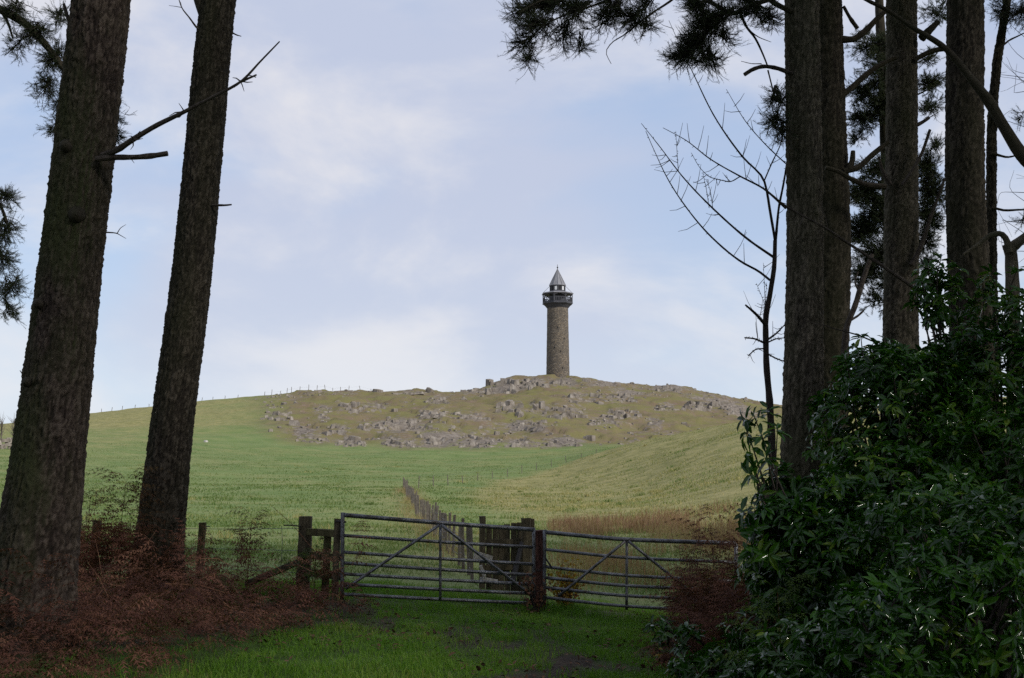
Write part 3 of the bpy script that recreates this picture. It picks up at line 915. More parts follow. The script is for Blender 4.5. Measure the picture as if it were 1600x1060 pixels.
def spurs(mb, p, n, L=0.15, r=0.005):
    for k in range(n):
        d = unit(RNG.normal(size=3)) * L * RNG.uniform(0.5, 1.2)
        tube(mb, [p, p + d * 0.5 + RNG.normal(0, 0.01, 3), p + d], [r, r * .7, r * .35], 4)

# big pine at the left
Y1 = 12.0
b1 = G(35, Y1)
t1 = thing('pine_tree', 'thick leaning pine trunk at the left with a long dead branch, rooted in brown bracken', 'tree', b1, 'pine trees at the wood edge')
m = MB()
trunk_mesh(m, trunk_from_px([(0, 158, 90), (200, 136, 93), (400, 113, 97), (700, 78, 110), (860, 56, 126), (1000, 34, 150)], Y1, b1[2] - 0.25, 19), 1, 150, 0.016, 0.040, 0.014, 0.22, 7.4)
m.part('trunk', M['bark_brown'], t1, True)
m = MB()
pts = limb(m, [(160, 243), (180, 236), (208, 218), (245, 196), (288, 175), (330, 153), (376, 128), (408, 95), (437, 65)], 11.75, 0.034, 0.006, 8, 30, -0.5)
for p, n in (((208, 218), 6), ((288, 175), 4), ((375, 127), 4)):
    spurs(m, P(p[0], p[1], 11.6), n, 0.15, 0.008)
tube(m, smoothline([P(376, 128, 11.42), P(390, 122, 11.4), P(401, 117, 11.4)], 5), np.linspace(0.014, 0.008, 5), 6)
tube(m, smoothline([P(388, 118, 11.42), P(394, 119, 11.4), P(400, 121, 11.4)], 4), 0.005, 5)
m.part('dead_branch', M['deadwood'], t1)
m = MB()
limb(m, [(150, 249), (180, 246), (205, 246), (235, 244), (262, 240)], 11.72, 0.030, 0.026, 9, 14)
spurs(m, P(205, 246, 11.7), 5, 0.08, 0.006)
m.part('branch_stub', M['deadwood'], t1)
m = MB()
limb(m, [(160, 363), (178, 364), (183, 365)], 11.8, 0.009, 0.006, 5)
limb(m, [(183, 365), (197, 373)], 11.8, 0.005, 0.002, 5)
limb(m, [(183, 365), (188, 357), (197, 351)], 11.8, 0.005, 0.002, 5)
m.part('twig', M['deadwood'], t1)
m = MB(); limb(m, [(48, 593), (38, 587), (31, 579)], 11.85, 0.02, 0.003, 6)
m.part('twig', M['deadwood'], t1)
m = MB(); limb(m, [(112, 40), (104, 22), (100, 6)], 11.9, 0.03, 0.012, 6)
m.part('branch_stub', M['deadwood'], t1)
for (px, py, rr_) in ((120, 240, 0.05), (135, 345, 0.06), (78, 480, 0.04), (60, 600, 0.035)):     # knots where branches were shed
    p = P(px, py, Y1)
    r_t = 0.30
    m = MB(); tube(m, [p + [0, -r_t + 0.03, 0], p + [0.01, -r_t - 0.02, -0.02], p + [0.03, -r_t - 0.05, 0.0]], [rr_ * 1.5, rr_ * 1.1, rr_ * 0.5], 10)
    m.part('knot', M['bark_dark'], t1, True)
m = MB(); high_crown(m, b1 + [1.0, 0, 15.5], (3.6, 3.6, 4.5), 1500)
m.part('crown', M['needles'], t1)

# second leaning pine
Y2 = 18.0
b2 = G(243, Y2)
t2 = thing('pine_tree', 'straight dark leaning pine trunk right of the thick one, rising by the fence posts', 'tree', b2, 'pine trees at the wood edge')
m = MB()
trunk_mesh(m, trunk_from_px([(0, 341, 55), (45, 336, 56), (200, 322, 60), (400, 303, 62), (702, 264, 66), (860, 247, 74), (915, 242, 84)], Y2, b2[2] - 0.2, 21), 2, 110, 0.021, 0.042, 0.014, 0.25, 9.5)
m.part('trunk', M['bark_dark'], t2, True)
m = MB(); limb(m, [(330, 48), (318, 20), (309, -10), (300, -60)], 17.9, 0.10, 0.06, 9)
m.part('branch', M['bark_dark'], t2)
m = MB()
limb(m, [(318, 52), (309, 45), (296, 28), (284, 12), (278, -6)], 17.8, 0.02, 0.006, 6)
limb(m, [(284, 12), (272, 10), (264, 9)], 17.8, 0.006, 0.003, 5)
limb(m, [(284, 12), (282, 4), (279, 0)], 17.8, 0.006, 0.003, 5)
m.part('twig', M['deadwood'], t2)
m = MB(); limb(m, [(364, 52), (370, 55), (377, 57)], 17.8, 0.014, 0.006, 6); m.part('twig', M['deadwood'], t2)
m = MB(); limb(m, [(332, 321), (350, 321), (362, 320)], 17.8, 0.022, 0.012, 6); m.part('branch_stub', M['deadwood'], t2)
m = MB(); high_crown(m, b2 + [2.0, 0, 17], (3.4, 3.4, 4.2), 1300)
m.part('crown', M['needles'], t2)

# pine standing out of frame to the left: its boughs hang into the picture
Y0 = 20.0
b0 = G(-150, Y0)
t0 = thing('pine_tree', 'pine whose dark drooping needle boughs hang in behind the thick left trunk', 'tree', b0, 'pine trees at the wood edge')
m = MB()
trunk_mesh(m, trunk_from_px([(0, -140, 60), (400, -146, 64), (860, -150, 72)], Y0, b0[2] - 0.2, 20), 3, 48, 0.06, 0.07, 0.014, 0.2, 9)
m.part('trunk', M['bark_dark'], t0, True)
br, tw, nd = MB(), MB(), MB()
L1 = limb(br, [(-130, -20), (-60, -5), (0, 15), (40, 38), (75, 75), (105, 115), (125, 140)], 19.8, 0.09, 0.045, 8, 24, -0.6)
limb(br, [(-130, 250), (-70, 262), (-30, 285), (0, 320), (15, 360)], 19.8, 0.05, 0.02, 7, 16, -0.4)
limb(br, [(0, 15), (12, 35), (20, 60)], 19.6, 0.03, 0.015, 6)
for (px, py, rx, rz, ntw) in ((20, 20, 32, 24, 26), (55, 55, 36, 30, 40), (85, 100, 30, 34, 42), (72, 140, 26, 34, 26), (100, 170, 24, 30, 30), (85, 205, 18, 22, 14),
                              (30, 75, 26, 16, 12), (150, 150, 50, 45, 30), (185, 190, 14, 26, 16), (188, 215, 12, 12, 10), (90, 30, 18, 26, 16)):
    s = 19.4 / F
    clump(tw, nd, P(min(px + 8, 120), py - 25, 19.5), P(px, py, 19.4), (rx * s, rx * s * 0.8, rz * s), ntw, 8, 0.1, 15, 0.058, 0.0040)
for (px, py, rx, rz, ntw) in ((8, 320, 22, 26, 22), (14, 365, 24, 26, 26), (6, 410, 26, 30, 30), (18, 455, 22, 28, 26), (14, 490, 20, 16, 12), (-20, 380, 30, 80, 40)):
    s = 19.4 / F
    clump(tw, nd, P(px - 10, py - 30, 19.5), P(px, py, 19.4), (rx * s, rx * s * 0.8, rz * s), ntw, 8, 0.05, 15, 0.058, 0.0040)
o = br.part('bough', M['bark_dark'], t0); tw.part('twigs', M['twig'], o)['kind'] = 'stuff'; nd.part('foliage', M['needles'], o)['kind'] = 'stuff'
m = MB(); high_crown(m, b0 + [0, 0, 15.5], (4.0, 3.6, 4.5), 1500)
m.part('crown', M['needles'], t0)

# pines at the right
def right_pine(label, Y, rows, seed, mat, k, top=19, crown=True):
    b = G(rows[-1][1], Y)
    t = thing('pine_tree', label, 'tree', b, 'pine trees at the wood edge')
    m = MB()
    trunk_mesh(m, trunk_from_px(rows, Y, b[2] - 0.2, top), seed, k, 0.021, 0.036, 0.012, 0.15, 2.0 + Y * 0.42)
    m.part('trunk', M[mat], t, True)
    if crown:
        lowz = 3.4 + Y * 0.43
        m = MB(); high_crown(m, b + [0, 0, (top + lowz) / 2], (2.9, 2.9, max(1.2, (top - lowz) / 2.3)), 1300)
        m.part('crown', M['needles'], t)
    return t, b

r1, rb1 = right_pine('nearest right pine trunk, its bare upper stub reaching left, beside the leafless sapling', 13.0,
                     [(0, 1253, 53), (330, 1258, 55), (600, 1255, 59), (720, 1254, 66), (820, 1253, 72)], 11, 'bark_grey', 92)
m = MB(); limb(m, [(1240, 116), (1229, 112), (1210, 106), (1194, 104), (1178, 108), (1163, 117)], 12.9, 0.026, 0.022, 8, 14); m.part('branch_stub', M['deadwood'], r1)
br, tw, nd = MB(), MB(), MB()
s = 12.6 / F
limb(br, [(1240, 20), (1215, 8), (1195, -4), (1160, -10)], 12.9, 0.03, 0.03, 7)
limb(br, [(1235, -10), (1200, 0), (1170, 10), (1142, 22), (1128, 14), (1105, 0), (1080, -20)], 12.8, 0.030, 0.022, 7, 20)
limb(br, [(1142, 22), (1120, 38), (1100, 55), (1080, 80)], 12.6, 0.016, 0.006, 6)
limb(br, [(1156, 20), (1165, 40), (1180, 60), (1192, 85), (1200, 105)], 12.8, 0.016, 0.008, 6)
limb(br, [(1168, 45), (1185, 58), (1205, 66)], 12.8, 0.008, 0.003, 5)
limb(br, [(1200, 110), (1205, 130), (1210, 150), (1216, 180)], 12.8, 0.010, 0.004, 5)
limb(br, [(1190, 100), (1178, 100), (1158, 96)], 12.8, 0.006, 0.003, 5)
limb(br, [(1075, -25), (1050, 0), (1020, 20), (1000, 35), (975, 55), (955, 68), (947, 82), (955, 100)], 12.6, 0.016, 0.003, 6, 24)
limb(br, [(1060, -30), (990, -12), (930, 8), (880, 25), (850, 40), (825, 62), (800, 75)], 12.5, 0.022, 0.004, 6, 24)
limb(br, [(960, -10), (900, -8), (850, 0), (810, 20)], 12.5, 0.018, 0.005, 6, 18)
for (px, py, rx, rz, ntw, rtx, rty) in (
        (810, 22, 24, 18, 22, 850, 5), (845, 12, 32, 20, 40, 900, -10), (890, 20, 30, 26, 36, 930, 0), (830, 45, 30, 22, 30, 870, 25),
        (880, 60, 28, 28, 18, 890, 25), (812, 72, 22, 16, 14, 840, 50), (822, 95, 18, 10, 9, 840, 66), (905, 80, 14, 18, 8, 905, 45),
        (950, 15, 30, 20, 26, 985, -10), (985, 35, 30, 22, 26, 1010, 10), (1010, 50, 18, 14, 10, 1010, 20), (940, 42, 22, 16, 12, 960, 15), (1005, 8, 22, 12, 12, 1030, -10),
        (1078, 72, 26, 18, 46, 1120, 40), (1065, 92, 28, 16, 30, 1100, 65), (1105, 98, 22, 20, 26, 1110, 60), (1098, 40, 26, 22, 40, 1130, 20),
        (1085, 15, 24, 18, 28, 1110, -5), (1128, 25, 24, 20, 20, 1150, 10), (1130, 60, 22, 16, 14, 1130, 30), (1180, 20, 30, 18, 26, 1190, 0), (1205, 35, 22, 16, 14, 1200, 10), (1160, 2, 30, 12, 18, 1170, -15),
        (1215, 165, 16, 18, 18, 1212, 130), (1212, 195, 18, 16, 18, 1216, 165), (1222, 215, 14, 14, 10, 1220, 180)):
    clump(tw, nd, P(rtx, rty, 12.7), P(px, py, 12.6 + RNG.uniform(-.2, .2)), (rx * s, rx * s * 0.8, rz * s), ntw, 7, 0.08, 15, 0.046, 0.0028, 0.2)
o = br.part('bough', M['bark_dark'], r1); tw.part('twigs', M['twig'], o)['kind'] = 'stuff'; nd.part('foliage', M['needles'], o)['kind'] = 'stuff'

r2, rb2 = right_pine('pine trunk standing close behind the nearest right pine, half hidden by it', 16.0,
                     [(0, 1290, 52), (200, 1295, 54), (350, 1299, 58), (520, 1295, 60), (640, 1292, 64)], 12, 'bark_dark', 76)
m = MB(); limb(m, [(1312, 152), (1330, 138), (1352, 118), (1380, 99), (1400, 90)], 15.9, 0.045, 0.03, 8); m.part('branch', M['bark_dark'], r2)
m = MB(); limb(m, [(1312, 62), (1330, 62), (1350, 50), (1372, 28), (1390, 12)], 15.9, 0.05, 0.03, 8)
limb(m, [(1340, 45), (1328, 28), (1318, 10)], 15.9, 0.03, 0.02, 7); m.part('branch', M['bark_dark'], r2)
m = MB(); limb(m, [(1318, 268), (1340, 262), (1362, 243), (1388, 222)], 15.8, 0.045, 0.03, 8)
limb(m, [(1326, 265), (1332, 250), (1333, 236)], 15.8, 0.05, 0.03, 7); m.part('branch', M['bark_dark'], r2)
m = MB(); limb(m, [(1290, 262), (1310, 268), (1330, 280), (1360, 290), (1384, 292)], 15.5, 0.03, 0.04, 8); m.part('branch', M['bark_dark'], r2)

r3, rb3 = right_pine('middle pine of the right group with broken limbs on both sides', 17.0,
                     [(0, 1409, 46), (200, 1409, 47), (350, 1408, 52), (520, 1407, 54), (640, 1406, 58)], 13, 'bark_grey', 72)
m = MB(); limb(m, [(1410, 290), (1425, 268), (1440, 240), (1453, 203)], 16.6, 0.03, 0.02, 7); m.part('dead_branch', M['deadwood'], r3)
m = MB(); limb(m, [(1428, 198), (1440, 192), (1452, 184)], 16.9, 0.03, 0.022, 7); limb(m, [(1452, 184), (1469, 174)], 16.9, 0.008, 0.003, 5); m.part('branch_stub', M['deadwood'], r3)
m = MB(); limb(m, [(1424, 415), (1436, 392), (1452, 345), (1462, 318), (1476, 279)], 16.7, 0.04, 0.018, 7); m.part('dead_branch', M['deadwood'], r3)
m = MB(); limb(m, [(1392, 290), (1380, 270), (1373, 245)], 16.8, 0.035, 0.02, 7); m.part('branch_stub', M['deadwood'], r3)
m = MB(); limb(m, [(1428, 95), (1445, 85), (1465, 78), (1480, 76)], 16.8, 0.035, 0.04, 7); m.part('branch', M['bark_dark'], r3)
m = MB(); limb(m, [(1440, 60), (1452, 48), (1466, 34)], 16.8, 0.06, 0.04, 7); m.part('branch_stub', M['bark_dark'], r3)

r4, rb4 = right_pine('thickest pine of the right group rising out of the rhododendron near the frame edge', 14.0,
                     [(0, 1508, 54), (330, 1510, 60), (500, 1518, 66), (620, 1524, 72)], 14, 'bark_dark', 84)
m = MB(); pts = limb(m, [(1500, 492), (1465, 473), (1438, 456), (1383, 419), (1326, 381), (1292, 358), (1227, 322), (1200, 300), (1185, 290)], 13.6, 0.026, 0.007, 7, 30, -1.4)
for i in range(4, 28, 3): spurs(m, pts[i], 1, 0.3, 0.005)
m.part('dead_branch', M['deadwood'], r4)
m = MB(); limb(m, [(1490, 575), (1438, 555), (1380, 538), (1320, 518), (1254, 497)], 13.4, 0.014, 0.004, 6, 20, -1.2, 0.01); m.part('dead_branch', M['deadwood'], r4)

r5, rb5 = right_pine('slender dark pine stem tucked against the thickest right pine', 18.0,
                     [(0, 1574, 11), (100, 1558, 14), (200, 1550, 15), (330, 1549, 16), (560, 1550, 18), (640, 1550, 19)], 15, 'bark_dark', 40, 15)
m = MB()
for q in ([(1552, 325), (1575, 330), (1600, 330), (1640, 335)], [(1556, 80), (1580, 62), (1604, 50)], [(1550, 240), (1575, 245), (1605, 232)], [(1551, 170), (1572, 215), (1590, 250)]):
    m = MB(); limb(m, q, 17.9, 0.022, 0.008, 6, 12, 0, 0.006); m.part('branch', M['bark_dark'], r5)
tw = MB()
for k in range(34):
    a = RNG.uniform(1556, 1650); yv = RNG.uniform(20, 420)
    e = (a + RNG.uniform(-60, 20), yv + RNG.uniform(-50, 40))
    e = (max(e[0], 1556), e[1])
    limb(tw, [(a + 40, yv + RNG.uniform(-10, 40)), (a, yv), e], 17.6 + RNG.uniform(-.5, .5), 0.006, 0.002, 3, 9, 0, 0.006)
tw.part('twigs', M['twig'], r5)['kind'] = 'stuff'
nd, tw = MB(), MB()
s = 18 / F
for (px, py, rx, rz, ntw) in ((1565, 20, 28, 22, 26), (1595, 22, 26, 26, 30), (1590, 185, 12, 10, 4), (1596, 345, 8, 8, 4)):
    clump(tw, nd, P(px + 12, py - 15, 17.8), P(px, py, 17.8), (rx * s, rx * s, rz * s), ntw, 5, 0.05, 13, 0.07, 0.004)
o = tw.part('twigs', M['twig'], r5); o['kind'] = 'stuff'; nd.part('foliage', M['needles'], r5)['kind'] = 'stuff'

# pine beyond, seen between the trunks
b6 = G(1395, 25)
t6 = thing('pine_tree', 'bushy pine beyond the right trunks, its needle masses filling the gaps between them', 'tree', b6, 'pine trees at the wood edge')
m = MB()
trunk_mesh(m, [(b6[0], 25, b6[2] - .2, .2), (b6[0] + .1, 25, 6, .17), (b6[0], 25, 13, .06)], 16, 30, 0.12, 0.08, 0.01)
m.part('trunk', M['bark_dark'], t6, True)
nd, tw, br = MB(), MB(), MB()
s = 25 / F
for (px, py, rx, rz, ntw) in ((1360, 70, 30, 22, 26), (1375, 110, 28, 26, 30), (1355, 145, 28, 20, 24), (1350, 185, 26, 18, 22), (1372, 165, 26, 22, 24), (1455, 130, 22, 14, 16), (1452, 165, 18, 14, 10),
                              (1465, 20, 22, 24, 12), (1450, 90, 14, 10, 6), (1365, 265, 28, 18, 26), (1350, 300, 26, 24, 36), (1372, 330, 28, 30, 44), (1350, 360, 26, 26, 40), (1365, 400, 26, 26, 40), (1352, 425, 22, 22, 24),
                              (1380, 440, 18, 16, 12), (1448, 260, 20, 26, 26), (1455, 300, 22, 26, 32), (1450, 340, 20, 26, 28), (1446, 375, 16, 20, 16), (1460, 225, 14, 12, 6), (1360, 470, 16, 20, 8), (1448, 420, 14, 20, 10), (1340, 215, 14, 14, 6)):
    clump(tw, nd, P(1400 if abs(px - 1400) < 45 else px, py + 5, 24.8), P(px, py, 24.6 + RNG.uniform(-.5, .5)), (rx * s * 1.35, rx * s * 1.2, rz * s * 1.35), int(ntw * 2.3), 7, 0.1, 16, 0.075, 0.006)
for py in (100, 150, 280, 330, 390):
    for q in ([(1400, py + 12), (1375, py + 4), (1345, py - 6)], [(1400, py + 20), (1430, py), (1460, py - 14)]):
        br = MB(); limb(br, q, 24.8, 0.03, 0.01, 5); o = br.part('bough', M['bark_dark'], t6)
o = o; tw.part('twigs', M['twig'], o)['kind'] = 'stuff'; nd.part('foliage', M['needles'], o)['kind'] = 'stuff'

# tree out of frame at the right: a great curved limb crosses in front of the pines
b7 = G(1790, 12.5)
t7 = thing('pine_tree', 'tree at the right frame edge whose thick curved limb sweeps up across the pines', 'tree', b7, 'pine trees at the wood edge')
m = MB()
trunk_mesh(m, [(b7[0], 12.5, b7[2] - .2, .28), (b7[0], 12.5, 4, .24), (b7[0] + .2, 12.5, 17, .06)], 17, 40, 0.08, 0.07, 0.012)
m.part('trunk', M['bark_dark'], t7, True)
m = MB()
pts = [P(x, y, 12.5) for x, y in ((1790, 330), (1700, 300), (1640, 278), (1600, 246), (1569, 199), (1546, 160), (1521, 128), (1476, 75), (1424, 42), (1386, 16), (1354, 0), (1310, -30))]
pts = smoothline(pts, 50)
rad = np.interp(np.linspace(0, 1, 50), [0, .35, .5, .62, .8, 1], [.10, .066, .054, .036, .024, .014]) * (1 + RNG.normal(0, .04, 50))
tube(m, pts, rad, 12, 0.6).part('branch', M['bark_dark'], t7, True)
m = MB(); high_crown(m, b7 + [0, 0, 14], (3.4, 3.4, 4.2), 1300); m.part('crown', M['needles'], t7)

# dead snag in the gap and hooked old stem at the frame edge
bs = G(1322, 15.2)
ts = thing('dead_snag', 'thin forked dead snag leaning between the two nearest right trunks', 'dead tree', bs)
m = MB(); limb(m, [(1316, 640), (1322, 517), (1336, 478), (1349, 436), (1357, 412), (1363, 398)], 15.2, 0.05, 0.028, 8, 24); m.part('stem', M['deadwood'], ts)
m = MB(); limb(m, [(1342, 455), (1336, 440), (1341, 425)], 15.2, 0.016, 0.008, 6); m.part('branch', M['deadwood'], ts)
m = MB(); limb(m, [(1330, 500), (1340, 494), (1349, 486)], 15.2, 0.018, 0.014, 6); m.part('branch', M['deadwood'], ts)
bh_ = G(1584, 13)
th_ = thing('old_stem', 'hooked mossy old stem at the right frame edge, leaves around its foot', 'dead tree', bh_)
m = MB(); limb(m, [(1584, 720), (1584, 560), (1583, 470), (1580, 400), (1576, 382)], 13, 0.075, 0.068, 10, 20); m.part('stem', M['bark_grey'], th_)
m = MB(); limb(m, [(1578, 395), (1572, 374), (1562, 365), (1550, 367), (1530, 381), (1505, 398)], 12.9, 0.04, 0.012, 8, 18); m.part('branch', M['bark_grey'], th_)
m = MB(); limb(m, [(1576, 392), (1590, 380), (1610, 366), (1650, 350)], 13, 0.06, 0.04, 8, 14); m.part('branch', M['bark_grey'], th_)

# leafless sapling
bp = G(1208, 13.6)
ts = thing('bare_sapling', 'slim leafless sapling with long bare twigs reaching left against the sky', 'tree', bp)
YS = 13.6
pxb = np.array
m = MB()
limb(m, [(1209, 900), (1206, 700), (1203, 636), (1197, 560), (1196, 504), (1203, 460), (1210, 411), (1211, 376)], YS, 0.054, 0.024, 9, 36)
m.part('trunk', M['twig'], ts)
def twigbranch(pts, r0, r1, nsp=8, dY=-0.6, sub=True):
    mm = MB()
    p = limb(mm, pts, YS, r0 * 0.78, r1 * 0.8, 6, 30, dY)
    d = p[-1] - p[0]
    for q in range(nsp):
        i = RNG.integers(5, 29)
        ax = unit(p[min(i + 1, 29)] - p[i - 1])
        dv = unit(np.cross(ax, [0, 1, 0]) * RNG.choice([-1, 1]) + ax * 0.5 + RNG.normal(0, .25, 3))
        L = RNG.uniform(0.06, 0.28)
        e = p[i] + dv * L
        tube(mm, [p[i], p[i] + dv * L * .55, e + np.array([0, 0, L * 0.15])], [0.004, 0.003, 0.0018], 4)
    for i in range(6, 30, 2):
        dv = unit(RNG.normal(size=3)); tube(mm, [p[i], p[i] + dv * 0.025], [0.004, 0.002], 4)
    mm.part('branch', M['twig'], ts)
twigbranch([(1203, 438), (1185, 424), (1161, 411), (1112, 371), (1078, 332), (1044, 281), (1022, 235), (1009, 205)], 0.017, 0.0035, 9)
twigbranch([(1210, 403), (1171, 376), (1115, 327), (1068, 278), (1029, 227), (1002, 193)], 0.019, 0.0035, 9)
twigbranch([(1228, 326), (1193, 295), (1157, 276), (1110, 249), (1071, 219), (1036, 200)], 0.017, 0.0035, 9)
twigbranch([(1157, 276), (1137, 284), (1112, 278), (1095, 264), (1080, 239)], 0.009, 0.003, 6)
twigbranch([(1211, 376), (1204, 335), (1194, 283), (1160, 245), (1115, 180), (1085, 119), (1062, 70), (1045, 32)], 0.021, 0.003, 9)
twigbranch([(1194, 283), (1206, 255), (1220, 224), (1228, 190)], 0.012, 0.006, 3)
twigbranch([(1212, 376), (1216, 332), (1225, 283), (1232, 240)], 0.020, 0.012, 3)
twigbranch([(1230, 258), (1200, 230), (1165, 190), (1135, 140)], 0.010, 0.003, 6)
twigbranch([(1196, 508), (1181, 491), (1165, 477)], 0.028, 0.012, 2)
twigbranch([(1194, 536), (1180, 530), (1164, 528)], 0.016, 0.010, 5)
twigbranch([(1194, 545), (1182, 546), (1169, 556)], 0.012, 0.007, 3)
twigbranch([(1198, 532), (1212, 522), (1226, 508)], 0.016, 0.008, 4)
twigbranch([(1198, 536), (1212, 530), (1228, 528)], 0.012, 0.006, 2)
twigbranch([(1199, 553), (1212, 560), (1228, 566)], 0.012, 0.008, 2)
for q in range(12):
    a = (RNG.uniform(1030, 1190), RNG.uniform(230, 420))
    twigbranch([(1198, 500), (1196, 480), (1194 + RNG.uniform(-14, 6), RNG.uniform(410, 450))], 0.006, 0.002, 3) if q < 3 else None
twigbranch([(1060, 268), (1058, 240), (1056, 205)], 0.005, 0.002, 4)
twigbranch([(1108, 325), (1104, 298), (1098, 270)], 0.005, 0.002, 3)
twigbranch([(1114, 328), (1110, 300), (1104, 280)], 0.005, 0.002, 3)

# the rest of the wood, round and behind the viewpoint
def build_wood():
    tr, cr = MB(), MB()
    spots = [(-9, 4), (-13, 9), (-12, -2), (-7, -5), (-15, 15), (-19, 20), (-22, 8), (-3, -9), (3, -7), (8, -4), (7, 2), (11, 6), (12, 12), (17, 15), (16, 3), (12, -8), (6, -13), (-1, -15), (-8, -13),
             (19, 10), (21, 18), (18, -4), (24, 4), (-16, -8), (0, -22), (10, -20), (-10, -21), (20, -13), (27, 12), (-24, -2), (26, 22), (19, 24), (24, 27)]
    for (x, y) in spots:
        z = hz(x, y); hgt = RNG.uniform(17, 22)
        tube(tr, [(x, y, z - .2), (x + RNG.normal(0, .2), y, z + 8), (x, y, z + hgt)], [.28, .2, .05], 10)
        high_crown(cr, (x, y, z + hgt * 0.68), (3.3, 3.3, hgt * 0.30), 1500, 0.42)
    o = cr.top('woodland', M['needles'], (0, 0, 0), 'dense dark pine wood around and behind the viewpoint', None, None, 'stuff')
    tr.top('woodland_trunks', M['bark_dark'], (0, 0, 0), 'trunks of the pine wood behind the viewpoint', None, None, 'stuff')
build_wood()

# ------------------------------------------------------------------ gates, posts, fences
def bar(p0, p1, r, name, mat, parent, k=14, sag=0.0):
    m = MB()
    pts = smoothline([p0, p1], 7)
    pts[:, 2] -= sag * np.sin(np.linspace(0, PI, 7))
    tube(m, pts, r, k)
    return m.part(name, mat, parent, True)

YL, YR = 16.35, 17.4
gl = thing('field_gate', 'galvanised seven bar field gate on the left, chained to the red brown post', 'gate', G(688, 16.9))
Lr = [805, 837, 863, 880, 897, 913, 929]; Rr_ = [828, 855.5, 882, 899, 913.5, 928, 943]
for i, (a, b) in enumerate(zip(Lr, Rr_)):
    bar(P(538, a, YL), P(833, b, YR), 0.030 if i == 0 else 0.0225, 'top_rail' if i == 0 else 'rail', M['galv'], gl, sag=0.006)
bar(P(535.5, 801, YL), P(534.5, 937, YL), 0.027, 'stile', M['galv'], gl)
bar(P(834, 825, YR), P(834, 946, YR), 0.024, 'stile', M['galv'], gl)
bar(P(688, 820, 16.84), P(688, 938, 16.84), 0.019, 'upright', M['galv'], gl)
bar(P(540, 920, YL - .02), P(686, 821, 16.80), 0.020, 'brace', M['galv'], gl)
bar(P(690, 821, 16.80), P(832, 932, YR - .03), 0.020, 'brace', M['galv'], gl)
bar(P(525, 815, YL), P(541, 816, YL), 0.012, 'hinge', M['iron'], gl, 8)
bar(P(525, 915, YL), P(541, 916, YL), 0.012, 'hinge', M['iron'], gl, 8)
m = MB()
for k in range(9):
    a = k / 8
    c = P(833 + 18 * a, 884 + 8 * math.sin(PI * a), YR - 0.09)
    q = np.linspace(0, 2 * PI, 9)
    ring = np.stack([c[0] + 0.022 * np.cos(q), c[1] + (0.012 * np.sin(q) if k % 2 else 0 * q), c[2] + (0.0 * q if k % 2 else 0.014 * np.sin(q))], -1)
    tube(m, ring, 0.004, 5)
m.part('chain', M['iron'], gl)

gr = thing('field_gate', 'galvanised field gate on the right, its far end buried in the rhododendron', 'gate', G(979, 17.4))
rows_l = [832, 859, 886, 903, 918.5, 934]; rows_r = [848.5, 878, 907, 922, 938, 955]
for i, (a, b) in enumerate(zip(rows_l, rows_r)):
    m_ = (a + b) / 2 + 3
    mm = MB(); tube(mm, smoothline([P(853, a, YR), P(979, m_, YR), P(1122, b, YR), P(1150, b + (b - m_) * 0.19, YR)], 14), 0.030 if i == 0 else 0.0225, 14)
    mm.part('top_rail' if i == 0 else 'rail', M['galv'], gr, True)
bar(P(851, 828, YR), P(850.5, 946, YR), 0.026, 'stile', M['galv'], gr)
bar(P(1150, 849, YR), P(1150, 960, YR), 0.026, 'stile', M['galv'], gr)
bar(P(979.5, 844, YR), P(979, 953, YR), 0.020, 'upright', M['galv'], gr)
bar(P(872, 932, YR - .03), P(977, 846, YR - .03), 0.020, 'brace', M['galv'], gr)
bar(P(982, 846, YR - .03), P(1105, 946, YR - .03), 0.020, 'brace', M['galv'], gr)
bar(P(852, 872, YR - .05), P(862, 887, YR - .05), 0.012, 'latch', M['iron'], gr, 8)

def roughpost(mb, p0, p1, w, h, n=14, jit=0.006):
    return beam(mb, p0, p1, w, h, jit, 0.18, n)

def gpost(label, px, top, Y, w, h, mat, name='gate_post', cat='post', below=0.15, lean=0.0):
    g = G(px, Y)
    t = P(px + lean, top, Y)
    m = MB(); roughpost(m, g - [0, 0, below], t, w, h)
    return m.top(name, M[mat], g, label, cat)
gpost('red brown timber post between the two gates', 842.5, 829, 17.5, 0.135, 0.12, 'timber_red')
gpost('slim grey post the left gate hangs from, rails fixed to it', 527.5, 811, 16.42, 0.085, 0.08, 'timber_old')

# timber panel left of the gate
yw = 16.9
tp = thing('timber_fence', 'stub of mossy timber fence with stout end post left of the gates', 'fence', G(480, yw))
m = MB(); roughpost(m, G(478, yw) - [0, 0, .2], P(478, 807, yw), 0.175, 0.16); m.part('post', M['timber_old'], tp)
m = MB(); roughpost(m, G(512, 16.7) - [0, 0, .2], P(512, 832, 16.7), 0.10, 0.05); m.part('batten', M['timber_green'], tp)
for (x0, ya, x1, yb, hh, mt) in ((480, 831, 531, 834, 0.095, 'timber_green'), (474, 867, 533, 872, 0.10, 'timber_green'), (482, 895, 533, 901, 0.10, 'timber_green')):
    m = MB(); beam(m, P(x0, ya, yw - .11), P(x1, yb, 16.32 + 0.16), 0.045, hh, 0.004, 0.15, 8); m.part('rail', M[mt], tp)
m = MB(); beam(m, P(472, 876, yw - .02), P(386, 912, 17.6), 0.09, 0.08, 0.004, 0.15, 10); m.part('brace_rail', M['timber_old'], tp)
m = MB(); tube(m, smoothline([P(470, 823, yw - .1), P(455, 821, yw - .1), P(443, 821, yw - .1)], 5), 0.010, 6); m.part('iron_spike', M['iron'], tp)
m = MB(); tube(m, smoothline([P(440, 822, yw - .1), P(441, 850, yw - .1), P(439, 885, yw - .1)], 6), 0.004, 5); m.part('wire', M['wire'], tp)

